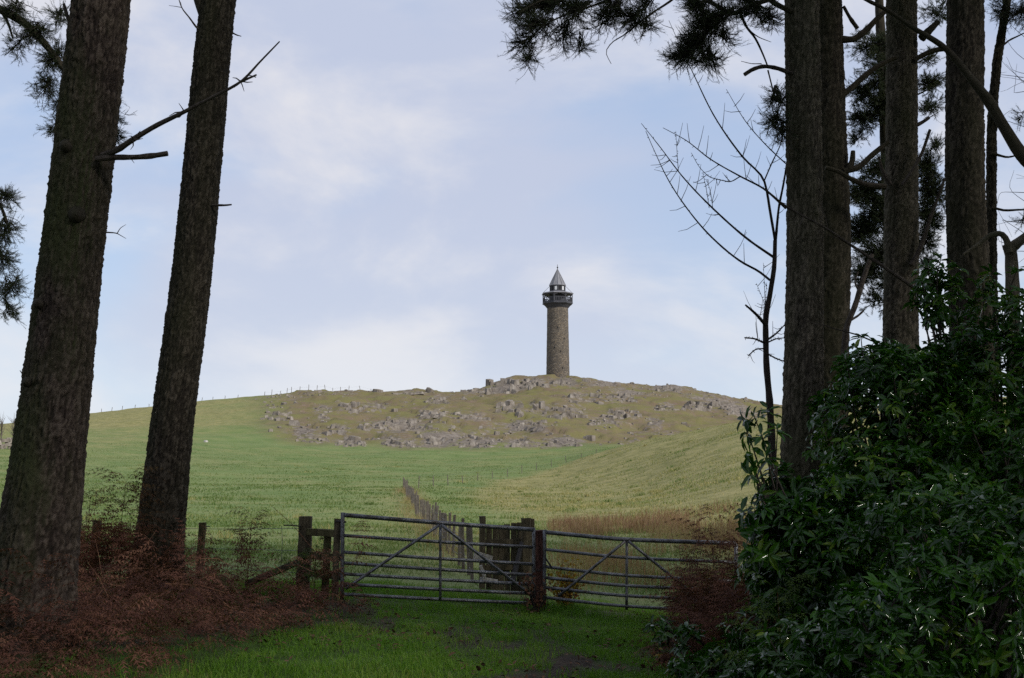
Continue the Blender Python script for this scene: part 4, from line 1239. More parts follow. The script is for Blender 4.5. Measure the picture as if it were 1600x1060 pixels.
# wire fence along the bracken
fl = thing('wire_fence', 'low wire fence with slim posts behind the two leaning trunks', 'fence', G(317, 19.0))
pp = []
for (px, top, Y, w_) in ((-60, 806, 19.6, .1), (152, 813, 19.3, 0.115), (317, 817, 19.0, 0.10)):
    g = G(px, Y)
    m = MB(); roughpost(m, g - [0, 0, .2], P(px, top, Y), w_, w_); m.part('post', M['timber_green'], fl)
    pp.append((px, Y))
    if px > 0:
        m = MB(); tube(m, [P(px + 5, top + 6, Y - .06), P(px + 11, top + 6, Y - .06)], 0.008, 5); m.part('staple', M['iron'], fl)
for dz in (0.25, 0.55, 0.85):
    m = MB()
    tube(m, smoothline([G(-60, 19.6) + [0, 0, dz], G(152, 19.3) + [0, 0, dz + .02], G(317, 19.0) + [0, 0, dz], G(476, 16.95) + [0, -.1, dz + .1]], 24), 0.0035, 4)
    m.part('wire', M['wire'], fl)
g = G(350, 15.8)
m = MB(); roughpost(m, g - [0, 0, .1], g + [0.02, 0, 0.40], 0.13, 0.12)
m.top('post_stump', M['timber_green'], g, 'short rotten post stump with mossy top in the bracken', 'stump')

# board screen behind the gates
yb_ = 20.0
bs_ = thing('board_fence', 'dark upright board screen behind the left gate, beside the red brown post', 'fence', G(790, yb_))
tops = [822, 822, 821, 820, 818, 817, 815, 812]
for i, tp_ in enumerate(tops):
    px = 764.5 + i * 9.4
    g = G(px, yb_ + .02 * i)
    m = MB(); beam(m, g - [0, 0, .05], P(px + RNG.normal(0, .5), tp_ + RNG.normal(0, .6), yb_ + .02 * i), 0.094, 0.025, 0.003, 0.15, 8); m.part('board', M['timber_old'], bs_)
m = MB(); roughpost(m, G(754, yb_ - .08) - [0, 0, .2], P(754, 807, yb_ - .08), 0.10, 0.10); m.part('post', M['timber_old'], bs_)
m = MB(); roughpost(m, G(822, yb_ - .1) - [0, 0, .2], P(822, 810, yb_ - .1), 0.16, 0.14); m.part('post', M['timber_old'], bs_)
for ry in (848, 888):
    m = MB(); beam(m, P(752, ry, yb_ - .05), P(828, ry - 2, yb_ - .0), 0.045, 0.09, 0.003, 0.15, 8); m.part('rail', M['timber_old'], bs_)
m = MB(); beam(m, P(800, 912, yb_ - .5), P(816, 848, yb_ - .13), 0.07, 0.06, 0.003, 0.15, 6); m.part('prop', M['iron'], bs_)

def plank(label, a, b, w, h, mat='timber_pale'):
    m = MB(); beam(m, a, b, w, h, 0.004, 0.12, 8)
    return m.top('loose_plank', M[mat], (np.asarray(a) + np.asarray(b)) / 2, label, 'plank', 'loose planks behind the gate')
plank('pale plank leaning on the board screen, highest of the loose planks', P(741, 868, 19.2), P(768, 876, 19.4), 0.03, 0.14)
plank('short pale plank standing on end below the leaning one', P(751, 884, 19.0), P(757, 901, 19.0), 0.05, 0.05)
plank('pale plank lying in the grass, lowest of the loose planks', P(752, 905, 18.6), P(776, 909, 18.9), 0.06, 0.06)

# fence running away up the field
fr = thing('wire_fence', 'long grey post and wire fence running straight away up the pasture', 'fence', G(720, 24))
line = []
for k in range(66):
    Y = 22.0 + k * 1.24
    x = 1.60 - 0.104 * Y + RNG.normal(0, 0.05)
    line.append((x, Y))
    z = hz(x, Y)
    hh = RNG.uniform(0.82, 1.02)
    m = MB(); beam(m, (x, Y, z - .1), (x + RNG.normal(0, .05), Y + RNG.normal(0, .03), z + hh), 0.062, 0.062, 0.004, 0.15, 4); m.part('post', M['timber_far'], fr)
for dz in (0.15, 0.3, 0.45, 0.6, 0.75):
    m = MB(); tube(m, [(x, y, hz(x, y) + dz) for x, y in line], 0.005, 3); m.part('wire', M['wire'], fr)
fm = thing('wire_fence', 'line of small distant posts along the foot of the pale grass slope', 'fence', G(760, 125))
line = []
for k, px in enumerate(np.linspace(655, 930, 13)):
    Y = 108 + 70 * ((px - 655) / 275)
    x = (px - 800) / F * Y
    line.append((x, Y))
    z = hz(x, Y)
    m = MB(); beam(m, (x, Y, z - .1), (x + RNG.normal(0, .06), Y, z + RNG.uniform(0.8, 1.15)), 0.08, 0.08, 0, 0.15, 3); m.part('post', M['timber_far'], fm)
for dz in (0.5, 1.0):
    m = MB(); tube(m, [(x, y, hz(x, y) + dz) for x, y in line], 0.006, 3); m.part('wire', M['wire'], fm)
fs = thing('wire_fence', 'row of tiny leaning posts on the left skyline of the hill', 'fence', G(500, 470))
line = []
for k, px in enumerate((412, 423, 436, 447, 454, 467, 481, 494, 507, 519, 531, 544, 562, 579)):
    yy = np.linspace(380, 520, 281); xx = (px - 800) / F * yy
    zz = H(xx, yy); i = int(np.argmax((zz - EYE) / yy))
    x, Y = xx[i], yy[i] + 1
    z = hz(x, Y)
    line.append((x, Y, z))
    m = MB(); beam(m, (x, Y, z - .2), (x + RNG.normal(0.1, .2), Y, z + RNG.uniform(1.3, 2.2)), 0.17, 0.17, 0, 0.15, 3); m.part('post', M['timber_far'], fs)
m = MB(); tube(m, [(x, y, z + 1.2) for x, y, z in line], 0.012, 3); m.part('wire', M['wire'], fs)
fs2 = thing('wire_fence', 'fence of faint posts on the skyline between the two leaning trunks', 'fence', G(190, 430))
for k, px in enumerate((160, 176, 192, 212, 234, 300, 316, 333, 352, 372)):
    yy = np.linspace(360, 500, 281); xx = (px - 800) / F * yy
    zz = H(xx, yy); i = int(np.argmax((zz - EYE) / yy))
    x, Y = xx[i], yy[i] - 1
    z = hz(x, Y)
    m = MB(); beam(m, (x, Y, z - .2), (x + RNG.normal(0.05, .1), Y, z + RNG.uniform(1.0, 1.5)), 0.15, 0.15, 0, 0.15, 3); m.part('post', M['timber_far'], fs2)

# dry stone wall and bare trees at the far left
def build_far_left():
    r = np.random.default_rng(3)
    a, b = G(-60, 182), G(34, 190)
    t = thing('stone_wall', 'low grey field wall far off at the left frame edge', 'wall', a)
    mb = MB()
    for k in range(90):
        f = r.random(); p = a + (b - a) * f; p[2] = hz(p[0], p[1]) + r.uniform(0.1, 1.5)
        child('stone', ROCKS[k % 12], t, tuple(p - a), (0, 0, r.uniform(0, 6)), (r.uniform(.7, 1.2), .6, r.uniform(.4, .6)))
    for px, hgt, Y, lb in ((4, 6.2, 236, 'pale leafless tree at the far left, cut by the frame edge'), (23, 5.6, 232, 'pale leafless tree at the far left, close against the thick trunk')):
        g = G(px, Y)
        t = thing('bare_tree', lb, 'tree', g, 'pale bare trees on the far left skyline')
        m = MB(); tube(m, [g - [0, 0, .2], g + [0, 0, hgt * .35], g + [.2, 0, hgt * .6]], [.13, .1, .06], 6); m.part('trunk', M['timber_far'], t)
        m = MB()
        for k in range(46):
            z0 = hgt * r.uniform(0.1, 0.6)
            d = np.array([r.normal(0, .75), r.normal(0, .75), 1.4]); d = d / np.linalg.norm(d) * hgt * r.uniform(.25, .42)
            p0 = g + [0, 0, z0]
            tube(m, [p0, p0 + d * .5 + r.normal(0, .08, 3), p0 + d], [.035, .025, .012], 3)
        m.part('crown', M['timber_far'], t)
build_far_left()

# ------------------------------------------------------------------ rhododendrons
LV = np.array([(0, 0, 0), (-.5, .36, .05), (0, .36, -.03), (.5, .36, .05), (-.42, .72, .02), (0, .72, -.06), (.42, .72, .02), (0, 1.0, -.14)])
LF4 = np.array([(1, 2, 5, 4), (2, 3, 6, 5)]); LF3 = np.array([(0, 2, 1), (0, 3, 2), (4, 5, 7), (5, 6, 7)])

def leaf_arrays(p, d, n, L, W):
    s = unit(np.cross(d, n)); n = np.cross(s, d)
    return p[:, None] + LV[None, :, :1] * (W[:, None, None]) * s[:, None] + LV[None, :, 1:2] * L[:, None, None] * d[:, None] + LV[None, :, 2:] * L[:, None, None] * n[:, None]

def whorls(p, ax):
    """leaf frames for shoots at p with axis ax"""
    n = 9
    m = len(p)
    droop = RNG.uniform(-0.05, 0.45, (m, 1, 1))
    ref = unit(np.cross(ax, RNG.normal(size=(m, 3)))); r2_ = np.cross(ax, ref)
    k = np.arange(n) * 2.399
    a = k[None] + RNG.normal(0, 0.25, (m, n))
    el = np.radians(RNG.uniform(50, 112, (m, n)))
    rad = np.cos(a)[..., None] * ref[:, None] + np.sin(a)[..., None] * r2_[:, None]
    d = unit(rad * np.sin(el)[..., None] + ax[:, None] * np.cos(el)[..., None] + np.array([0, 0, -1.0]) * droop)
    nn = unit(ax[:, None] - d * np.sum(ax[:, None] * d, -1, keepdims=True) + RNG.normal(0, .34, (m, n, 3)))
    pp = np.repeat(p[:, None], n, 1) + ax[:, None] * RNG.uniform(-0.05, 0.02, (m, n, 1))
    return pp.reshape(-1, 3), d.reshape(-1, 3), nn.reshape(-1, 3)

def leaf_template(seed):
    m = MB(); m.add(LV * [1, 1, 1], [LF4, LF3], 0.15 + 0.7 * seed / 4)
    return m.mesh('leaf', M['rhodo'], smooth=True)
LEAFMESH = [leaf_template(k) for k in range(5)]
from mathutils import Matrix

def rhodo(label, base, blobs, nsh, leafsize=0.125, sprays=(), nparts=300):
    """blobs: (centre, radii). shoots spread over the outer layer of the union"""
    base = np.asarray(base, float)
    t = thing('rhododendron', label, 'bush', base, 'rhododendron bushes')
    C_ = np.array([b[0] for b in blobs]); Rd = np.array([b[1] for b in blobs])
    area = np.prod(Rd, axis=1) ** (2 / 3); area /= area.sum()
    P_, A_ = [], []
    for i in range(len(blobs)):
        n = int(nsh * area[i])
        d = unit(RNG.normal(size=(n, 3)))
        q = np.where(RNG.random(n) < 0.7, RNG.uniform(0.84, 1.06, n), RNG.uniform(0.45, 0.9, n))
        lump = 0.85 + 0.35 * fbm(d[:, 0] * 2.2 + i * 5 + d[:, 2], d[:, 1] * 2.2 + d[:, 2] * 1.7, 200 + i, 3)
        p = C_[i] + d * Rd[i] * (q * lump)[:, None]
        P_.append(p); A_.append(unit(d * 0.8 + np.array([0, -0.08, 0.55]) + RNG.normal(0, .3, (n, 3))))
    p = np.concatenate(P_); a = np.concatenate(A_)
    inside = np.zeros(len(p), bool)
    for i in range(len(blobs)): inside |= (np.sum(((p - C_[i]) / Rd[i]) ** 2, 1) < 0.30)
    k = (~inside) & (p[:, 2] > H(p[:, 0], p[:, 1]) + 0.03)
    p, a = p[k], a[k]
    if len(sprays):
        sp = np.array([s_[0] for s_ in sprays]); sa = unit(np.array([s_[1] for s_ in sprays]))
        p = np.concatenate([sp, p]); a = np.concatenate([sa, a])
    lp, ld, ln = whorls(p, a)
    n = len(lp)
    L = leafsize * np.repeat(RNG.uniform(0.7, 1.1, len(p)), 9) * RNG.uniform(0.7, 1.15, n); W = L * RNG.uniform(0.26, 0.36, n)
    tint = np.repeat(np.clip(0.25 + 0.6 * fbm(p[:, 0] * 3, p[:, 2] * 3, 300) - 0.05 + RNG.normal(0, .14, len(p)), 0, 1), 9) + RNG.normal(0, .08, n) + 0.6 * (RNG.random(n) < 0.03)
    # leaves facing the viewpoint and nearest to it become parts of their own
    view = unit(np.array([0, 0, EYE]) - lp)
    size = L * W * (0.15 + np.abs(np.sum(view * ln, 1))) / np.sum(lp ** 2, 1)
    outer = np.ones(n)
    for i in range(len(blobs)): outer *= np.where(np.sum(((lp - C_[i]) / Rd[i]) ** 2, 1) < 0.8, 0.1, 1.0)
    pxx = 800 + 1900 * lp[:, 0] / lp[:, 1]
    rowy = 750 - 1900 * (lp[:, 2] - EYE) / lp[:, 1]
    infr = (pxx < 1600) & (rowy < 1055)
    order = np.argsort(-size * outer * infr * (view @ np.array([0, -1, 0]) > 0) * RNG.uniform(0.5, 1, n))
    if len(sprays): order = np.concatenate([np.arange(len(sprays) * 9), order[order >= len(sprays) * 9]])
    sel = order[:nparts]; rest = order[nparts:]
    for i in sel:
        s = unit(np.cross(ld[i], ln[i])); nn = np.cross(s, ld[i])
        mtx = Matrix(((s[0] * W[i], ld[i][0] * L[i], nn[0] * L[i], lp[i][0] - base[0]), (s[1] * W[i], ld[i][1] * L[i], nn[1] * L[i], lp[i][1] - base[1]),
                      (s[2] * W[i], ld[i][2] * L[i], nn[2] * L[i], lp[i][2] - base[2]), (0, 0, 0, 1)))
        o = bpy.data.objects.new('leaf', LEAFMESH[int(np.clip(tint[i] * 5, 0, 4))])
        COL.objects.link(o); o.parent = t; o.matrix_local = mtx
    V = leaf_arrays(lp[rest], ld[rest], ln[rest], L[rest], W[rest])
    off = (np.arange(len(rest)) * 8)[:, None, None]
    m = MB(); m.add(V.reshape(-1, 3), [(LF4[None] + off).reshape(-1, 4), (LF3[None] + off).reshape(-1, 3)], np.repeat(np.clip(tint[rest], 0, 1), 8))
    o = m.part('foliage', M['rhodo'], t, True); o['kind'] = 'stuff'
    st = MB()
    for k in range(70):
        i = RNG.integers(len(p)) if k >= len(sprays) else k
        j = int(np.argmin(np.sum((C_ - p[i]) ** 2, 1)))
        root = base + np.array([RNG.normal(0, .15), RNG.normal(0, .15), 0.0])
        mid = C_[j] + RNG.normal(0, .12, 3) - [0, 0, Rd[j][2] * 0.3]
        q = np.linspace(0, 1, 8)[:, None]
        pts = (1 - q) ** 2 * root + 2 * q * (1 - q) * mid + q ** 2 * p[i]
        tube(st, pts, np.linspace(0.022, 0.004, 8), 5)
    st.part('stems', M['deadwood'], t)
    return t

def B(px, py, Y, rx, rz, ry=None):
    s = Y / F
    return (P(px, py, Y), np.array([rx * s, (ry or rx * 0.9) * s, rz * s]))
def SPR(px, py, Y, dx, dz, dy=-0.3): return (P(px, py, Y), np.array([dx, dy, dz]))

rhodo('dark rhododendron below the nearest right trunk, leaf sprays standing out against the field', G(1270, 10.3),
      [B(1300, 850, 10.2, 115, 105), B(1235, 860, 9.9, 75, 85), B(1330, 920, 9.8, 120, 130), B(1222, 790, 10.4, 38, 65)], 1000, 0.14,
      [SPR(1178, 650, 10.2, -.7, .5), SPR(1200, 640, 10.3, -.2, .8), SPR(1166, 676, 10.1, -.9, .2), SPR(1190, 682, 10.1, -.3, .4), SPR(1168, 708, 10, -.8, .0),
       SPR(1196, 716, 10, -.3, .3), SPR(1172, 742, 10, -.9, .2), SPR(1184, 770, 9.9, -.7, .4), SPR(1162, 800, 9.8, -.8, .2), SPR(1196, 796, 9.8, -.3, .5), SPR(1180, 828, 9.7, -.6, .4), SPR(1215, 668, 10.2, .3, .7),
       SPR(1160, 655, 10.3, -.9, .1)])
rhodo('tall glossy rhododendron filling the middle of the right side under the pines', G(1420, 11.2),
      [B(1400, 690, 11.2, 130, 150), B(1352, 665, 11.6, 58, 95), B(1460, 660, 11.4, 100, 120), B(1400, 830, 10.4, 150, 130), B(1380, 580, 12, 70, 40)], 1500, 0.13,
      [SPR(1345, 525, 11.6, -.3, .8), SPR(1380, 530, 11.6, .2, .9), SPR(1362, 540, 11.4, 0, .8), SPR(1410, 560, 11.3, .3, .8), SPR(1320, 560, 11.4, -.5, .7)])
rhodo('highest rhododendron at the right frame edge, sky showing through its upper leaves', G(1560, 11.6),
      [B(1560, 660, 11.4, 120, 150), B(1480, 600, 11.8, 55, 80), B(1605, 530, 11.4, 50, 85), B(1470, 470, 11.9, 42, 50), B(1570, 780, 10.6, 130, 140), B(1545, 480, 12.0, 30, 50), B(1452, 430, 12.0, 24, 16)], 1050, 0.13,
      [SPR(1450, 415, 11.8, -.2, .5), SPR(1470, 405, 11.8, .1, .8), SPR(1500, 420, 11.8, .2, .8), SPR(1440, 440, 11.7, -.7, .3), SPR(1448, 500, 11.6, -.7, .4), SPR(1462, 540, 11.5, -.5, .5), SPR(1590, 420, 11.5, .2, .7)])
rhodo('near low rhododendron in the bottom right corner with shining leaves', G(1490, 7.6),
      [B(1500, 960, 7.7, 150, 120), B(1390, 1010, 7.5, 120, 100), B(1590, 900, 8.0, 120, 130), B(1270, 1060, 8.2, 120, 80), B(1480, 840, 8.8, 140, 80)], 1100, 0.115)
rhodo('low straggling rhododendron at the left foot of the bush mass by the gate end', G(1130, 11.6),
      [B(1120, 1000, 10.8, 60, 28), B(1205, 915, 11.0, 50, 70), B(1048, 985, 11.6, 30, 14), B(1150, 1040, 10.0, 100, 34), B(1230, 990, 9.6, 80, 60)], 320, 0.115,
      [SPR(1018, 975, 11.7, -.5, .5), SPR(1040, 968, 11.8, -.3, .6)])

# ------------------------------------------------------------------ bracken, ferns
def frond_template(seed, npin=9, curl=0.5, lenp=0.3, npl=5):
    """dead frond growing along +Y from the origin, unit length: stalk, pinnae with toothed pinnules"""
    r = np.random.default_rng(seed)
    V, T = [], []
    q = np.linspace(0, 1, 9)
    arch = r.uniform(0.25, 0.5)
    sp = np.stack([0.03 * np.sin(q * 4 + seed), q * 0.92, arch * np.sin(q * 2.3) * 0.8 - curl * q ** 3 * 0.45], -1)
    for i in range(8):
        wd = 0.006 * (1 - q[i] * 0.7)
        a, b = sp[i], sp[i + 1]
        V += [a + [wd, 0, 0], a - [wd, 0, 0], b]
        V += [a + [0, 0, wd], a - [0, 0, wd], b]
    for i in range(npin):
        f = 0.22 + 0.76 * i / (npin - 1)
        c = np.array([np.interp(f, q, sp[:, k]) for k in range(3)])
        for s in (-1, 1):
            L = lenp * (1.08 - f) ** 0.8 * r.uniform(0.7, 1.15)
            d = np.array([s * 1.0, 0.45 + 0.2 * r.normal(), -0.25 - 0.5 * r.random() * curl]); d /= np.linalg.norm(d)
            side = np.cross(d, [0, 0, 1]); side /= np.linalg.norm(side)
            dn = np.array([0, 0, -1.0])
            tip = c + d * L + dn * L * 0.35 * curl
            V += [c + side * 0.004, c - side * 0.004, tip]
            for j in range(npl):
                g = (j + 0.5) / npl
                e = c + d * L * g + dn * L * 0.35 * curl * g * g
                pl = L * 0.38 * (1.05 - g)
                for s2 in (-1, 1):
                    o = side * s2 + d * 0.5 + dn * r.uniform(0.1, 0.9) * curl
                    o = o / np.linalg.norm(o) * pl
                    V += [e - d * L * 0.07, e + d * L * 0.07, e + o]
    V = np.array(V)
    return V, np.arange(len(V)).reshape(-1, 3)
FRONDS = [frond_template(k, 8, 0.4 + 0.2 * (k % 4), 0.32, 4) for k in range(8)]

def bracken_patch(name, label, pts, size, mat, up=(0.2, 0.9), tint=(0.0, 1.0)):
    mb = MB()
    n = len(pts)
    idx = RNG.integers(len(FRONDS), size=n)
    for k in range(len(FRONDS)):
        i = np.nonzero(idx == k)[0]
        if not len(i): continue
        tv, tf = FRONDS[k]
        sz = RNG.uniform(size[0], size[1], len(i))
        mb.add(*instance_mesh(tv, tf, pts[i], RNG.uniform(0, 6.28, len(i)), sz[:, None], RNG.uniform(up[0], up[1], len(i)), RNG.uniform(tint[0], tint[1], len(i))))
    # fallen straw-like stalks
    c = pts.mean(0)
    return mb, c

def inpoly(px, py, poly):
    r = np.zeros(len(px), bool); j = len(poly) - 1
    for i in range(len(poly)):
        xi, yi = poly[i]; xj, yj = poly[j]
        r ^= ((yi > py) != (yj > py)) & (px < (xj - xi) * (py - yi) / (yj - yi + 1e-9) + xi)
        j = i
    return r

def scatter(poly, n, y0, y1, x0, x1):
    """ground points whose place in plan falls in a polygon drawn in (x, y) metres"""
    x = RNG.uniform(x0, x1, n * 4); y = RNG.uniform(y0, y1, n * 4)
    k = inpoly(x, y, poly)
    x, y = x[k][:n], y[k][:n]
    return np.stack([x, y, H(x, y)], -1)

BRK = [(-7.5, 8.0), (-2.9, 8.6), (-2.75, 10.3), (-2.35, 11.6), (-2.55, 12.6), (-2.2, 13.4), (-1.75, 14.2), (-1.62, 15.2), (-1.95, 15.9), (-2.6, 16.3), (-4, 17.6), (-6, 19.4), (-9, 20.5), (-11, 20.5)]
def build_bracken():
    p = scatter(BRK, 3000, 8, 20.5, -11, -1.4)
    p[:, 2] += RNG.uniform(0.0, 0.36, len(p)) * (0.1 + 2.0 * sstep(0.35, 0.65, fbm(p[:, 0] * 1.0, p[:, 1] * 1.0, 500)))
    by_stile = (p[:, 0] > -3.4) & (p[:, 1] > 14.6)
    p = p[~(by_stile & (RNG.random(len(p)) < 0.55))]
    by_stile = (p[:, 0] > -3.4) & (p[:, 1] > 14.6)
    p[by_stile, 2] = H(p[by_stile, 0], p[by_stile, 1]) + 0.02
    mb, c = bracken_patch('bracken', '', p, (0.34, 0.78), 'bracken', (-0.2, 0.6), (0.0, 0.8))
    # some still upright round the trunks and posts
    for (ux, n_, sy) in ((-6.05, 46, 17.2), (-5.5, 44, 16.8), (-4.55, 14, 17.4), (-3.75, 9, 16.6)):
        q = np.stack([RNG.normal(ux, .28, n_), RNG.normal(sy, .5, n_)], -1)
        q = np.concatenate([q, H(q[:, 0], q[:, 1])[:, None] + RNG.uniform(.1, .62, (n_, 1))], 1)
        mu, _c = bracken_patch('bracken', '', q, (0.5, 0.95), 'bracken', (0.8, 1.35), (0.0, 0.7))
        mb.add(np.concatenate(mu.V), [f for f in mu.Fs], np.concatenate(mu.T))
    # straw stalks lying across
    for k in range(260):
        q = p[RNG.integers(len(p))] + [0, 0, RNG.uniform(0.1, 0.45)]
        d = unit(np.array([RNG.normal(), RNG.normal(), RNG.normal() * 0.45])) * RNG.uniform(0.3, 0.9)
        tube(mb, [q, q + d * .5 + [0, 0, .04], q + d], [0.005, 0.004, 0.002], 3, RNG.choice([0.3, 0.9, 1.0]), cap=False)
    mb.top('dead_bracken', M['bracken'], tuple(c), 'tangled red brown dead bracken covering the left foreground', None, None, 'stuff')
    # right hand patch at the foot of the bushes
    poly = [(1.45, 11.6), (1.75, 10.3), (2.4, 10.2), (3.2, 11.6), (3.6, 13.2), (3.6, 16.2), (2.6, 17.0), (2.0, 15.6), (1.9, 13.6)]
    p = scatter(poly, 1500, 10, 17.2, 1.3, 3.8)
    p[:, 2] += RNG.uniform(0.0, 0.62, len(p)) * sstep(1.3, 2.4, p[:, 0]) + 0.4 * RNG.random(len(p)) * sstep(14.5, 16.5, p[:, 1])
    mb, c = bracken_patch('bracken', '', p, (0.35, 0.75), 'bracken', (0.0, 0.9), (0.0, 0.6))
    mb.top('dead_bracken', M['bracken'], tuple(c), 'dark red brown dead bracken against the right gate and bushes', None, None, 'stuff')
build_bracken()

def standing_frond(label, px, base_py, Y, tips, mat='bracken_olive', size=0.3, nper=4, name='bracken_frond'):
    """upright stem with drooping side fronds at given picture points"""
    g = G(px, Y)
    t = thing(name, label, 'fern', g, 'tall bracken fronds standing above the dead bracken')
    top = P(tips[0][0], tips[0][1], Y)
    stem = smoothline([g - [0, 0, .05], (g + top) / 2 + [RNG.normal(0, .02), 0, 0], top], 10)
    m = MB(); tube(m, stem, np.linspace(0.008, 0.003, 10), 5); m.part('stem', M['bracken_olive'], t)
    for i, (tx, ty) in enumerate(tips):
        e = P(tx, ty, Y)
        j = int(np.argmin(np.abs(stem[:, 2] - (e[2] - 0.02)))) if i else 9
        s = stem[max(2, j - 1)]
        for k in range(nper):
            tv, tf = FRONDS[RNG.integers(8)]
            m = MB()
            rz = RNG.uniform(0, 6.28) if k else (PI / 2 if e[0] < s[0] else -PI / 2)
            m.add(*instance_mesh(tv, tf, (s if i else e)[None] + RNG.normal(0, .015, (1, 3)), np.array([rz]), np.array([[1.7 * size * RNG.uniform(.7, 1.2)]]), np.array([RNG.uniform(0.0, 0.5)]), np.array([RNG.random()])))
            m.part('frond', M[mat], t)
standing_frond('tallest bracken stem between the two leaning trunks, tip drooping', 190, 900, 17.2, [(197, 755), (188, 742), (205, 770), (186, 800), (212, 740)], size=0.42)
standing_frond('slender bracken stem nearer the thick trunk, small hooked tip', 137, 900, 17.0, [(141, 777), (150, 782), (130, 815)], size=0.3)
standing_frond('bushy bracken stem against the left edge of the dark trunk', 205, 900, 17.0, [(205, 805), (200, 830), (190, 850), (214, 820), (180, 840)], size=0.42)
standing_frond('bracken stem right of the fence post, curled dark head', 392, 910, 16.8, [(393, 815), (402, 822), (384, 812), (398, 845), (388, 860)], size=0.3)
standing_frond('short bracken at the foot of the fence post right of the dark trunk', 300, 910, 17.2, [(300, 855), (294, 868), (308, 875)], size=0.3)
standing_frond('yellowing bracken at the foot of the stout fence end post', 470, 915, 16.5, [(470, 878), (462, 890), (478, 896), (468, 905)], 'fern_green', size=0.36)
standing_frond('dry bracken inside the stub of timber fence', 497, 915, 16.8, [(495, 850), (500, 866), (493, 880)], size=0.22)
standing_frond('dark arching bracken over the hidden end of the right gate', 1120, 950, 16.6, [(1110, 825), (1120, 835), (1100, 838), (1130, 850), (1105, 860)], 'bracken', size=0.45)
standing_frond('bright green fern low among the bushes at lower right', 1210, 1000, 9.2, [(1215, 925), (1200, 935), (1232, 930), (1190, 945)], 'fern_green', size=0.24, name='fern')
standing_frond('yellow green fern sprawling at the bottom right centre', 1190, 1060, 8.6, [(1195, 1010), (1175, 1020), (1220, 1015), (1235, 1030)], 'fern_green', size=0.26, name='fern')

def golden_bush(label, px, Y, w_, h_, n, mat):
    g = G(px, Y)
    t = thing('shrub', label, 'shrub', g)
    st = MB(); pos = []
    for k in range(26):
        e = g + np.array([RNG.normal(0, w_ * .6), RNG.normal(0, w_ * .5), h_ * RNG.uniform(0.5, 1.1)])
        pts = smoothline([g, g + (e - g) * .5 + RNG.normal(0, .06, 3), e], 7)
        tube(st, pts, np.linspace(.007, .002, 7), 4)
        for q in range(n // 26): pos.append(pts[RNG.integers(1, 7)] + RNG.normal(0, .05, 3))
    st.part('stems', M['twig'], t)
    p = np.array(pos); m_ = len(p)
    V = leaf_arrays(p, unit(RNG.normal(size=(m_, 3)) + [0, 0, -.2]), unit(RNG.normal(size=(m_, 3)) + [0, -.5, .8]), RNG.uniform(.04, .075, m_), RNG.uniform(.025, .045, m_))
    off = (np.arange(m_) * 8)[:, None, None]
    m = MB(); m.add(V.reshape(-1, 3), [(LF4[None] + off).reshape(-1, 4), (LF3[None] + off).reshape(-1, 3)], np.repeat(RNG.random(m_), 8))
    o = m.part('foliage', M[mat], t, True); o['kind'] = 'stuff'
golden_bush('small shrub of golden leaves behind the bars by the red brown post', 885, 17.9, 0.28, 0.62, 620, 'leaf_gold')
golden_bush('dark leggy bush twigs growing round the foot of the red brown post', 838, 17.0, 0.16, 0.5, 160, 'bracken')
golden_bush('patch of orange leaves in the grass at the foot of the right bushes', 1075, 12.3, 0.35, 0.16, 300, 'leaf_gold')

# ------------------------------------------------------------------ grass
def blades(mb, x, y, z, h, w_, lean, tint):
    n = len(x)
    p = np.stack([x, y, z], -1)
    a = RNG.uniform(0, 6.28, n)
    s = np.stack([np.cos(a), np.sin(a), 0 * a], -1) * (w_ / 2)[:, None]
    b = RNG.uniform(0, 6.28, n)
    d = np.stack([np.cos(b), np.sin(b), 0 * b], -1) * (h * lean)[:, None]
    up = np.array([0, 0, 1.0])
    mid = p + d * 0.3 + up * (h * 0.6)[:, None]
    tip = p + d + up * h[:, None] * (1 - 0.25 * lean)[:, None]
    V = np.stack([p - s, p + s, mid + s * .7, mid - s * .7, tip], 1).reshape(-1, 3)
    o = (np.arange(n) * 5)[:, None]
    mb.add(V, [np.array([[0, 1, 2, 3]]) + o, np.array([[3, 2, 4]]) + o], np.repeat(tint, 5))

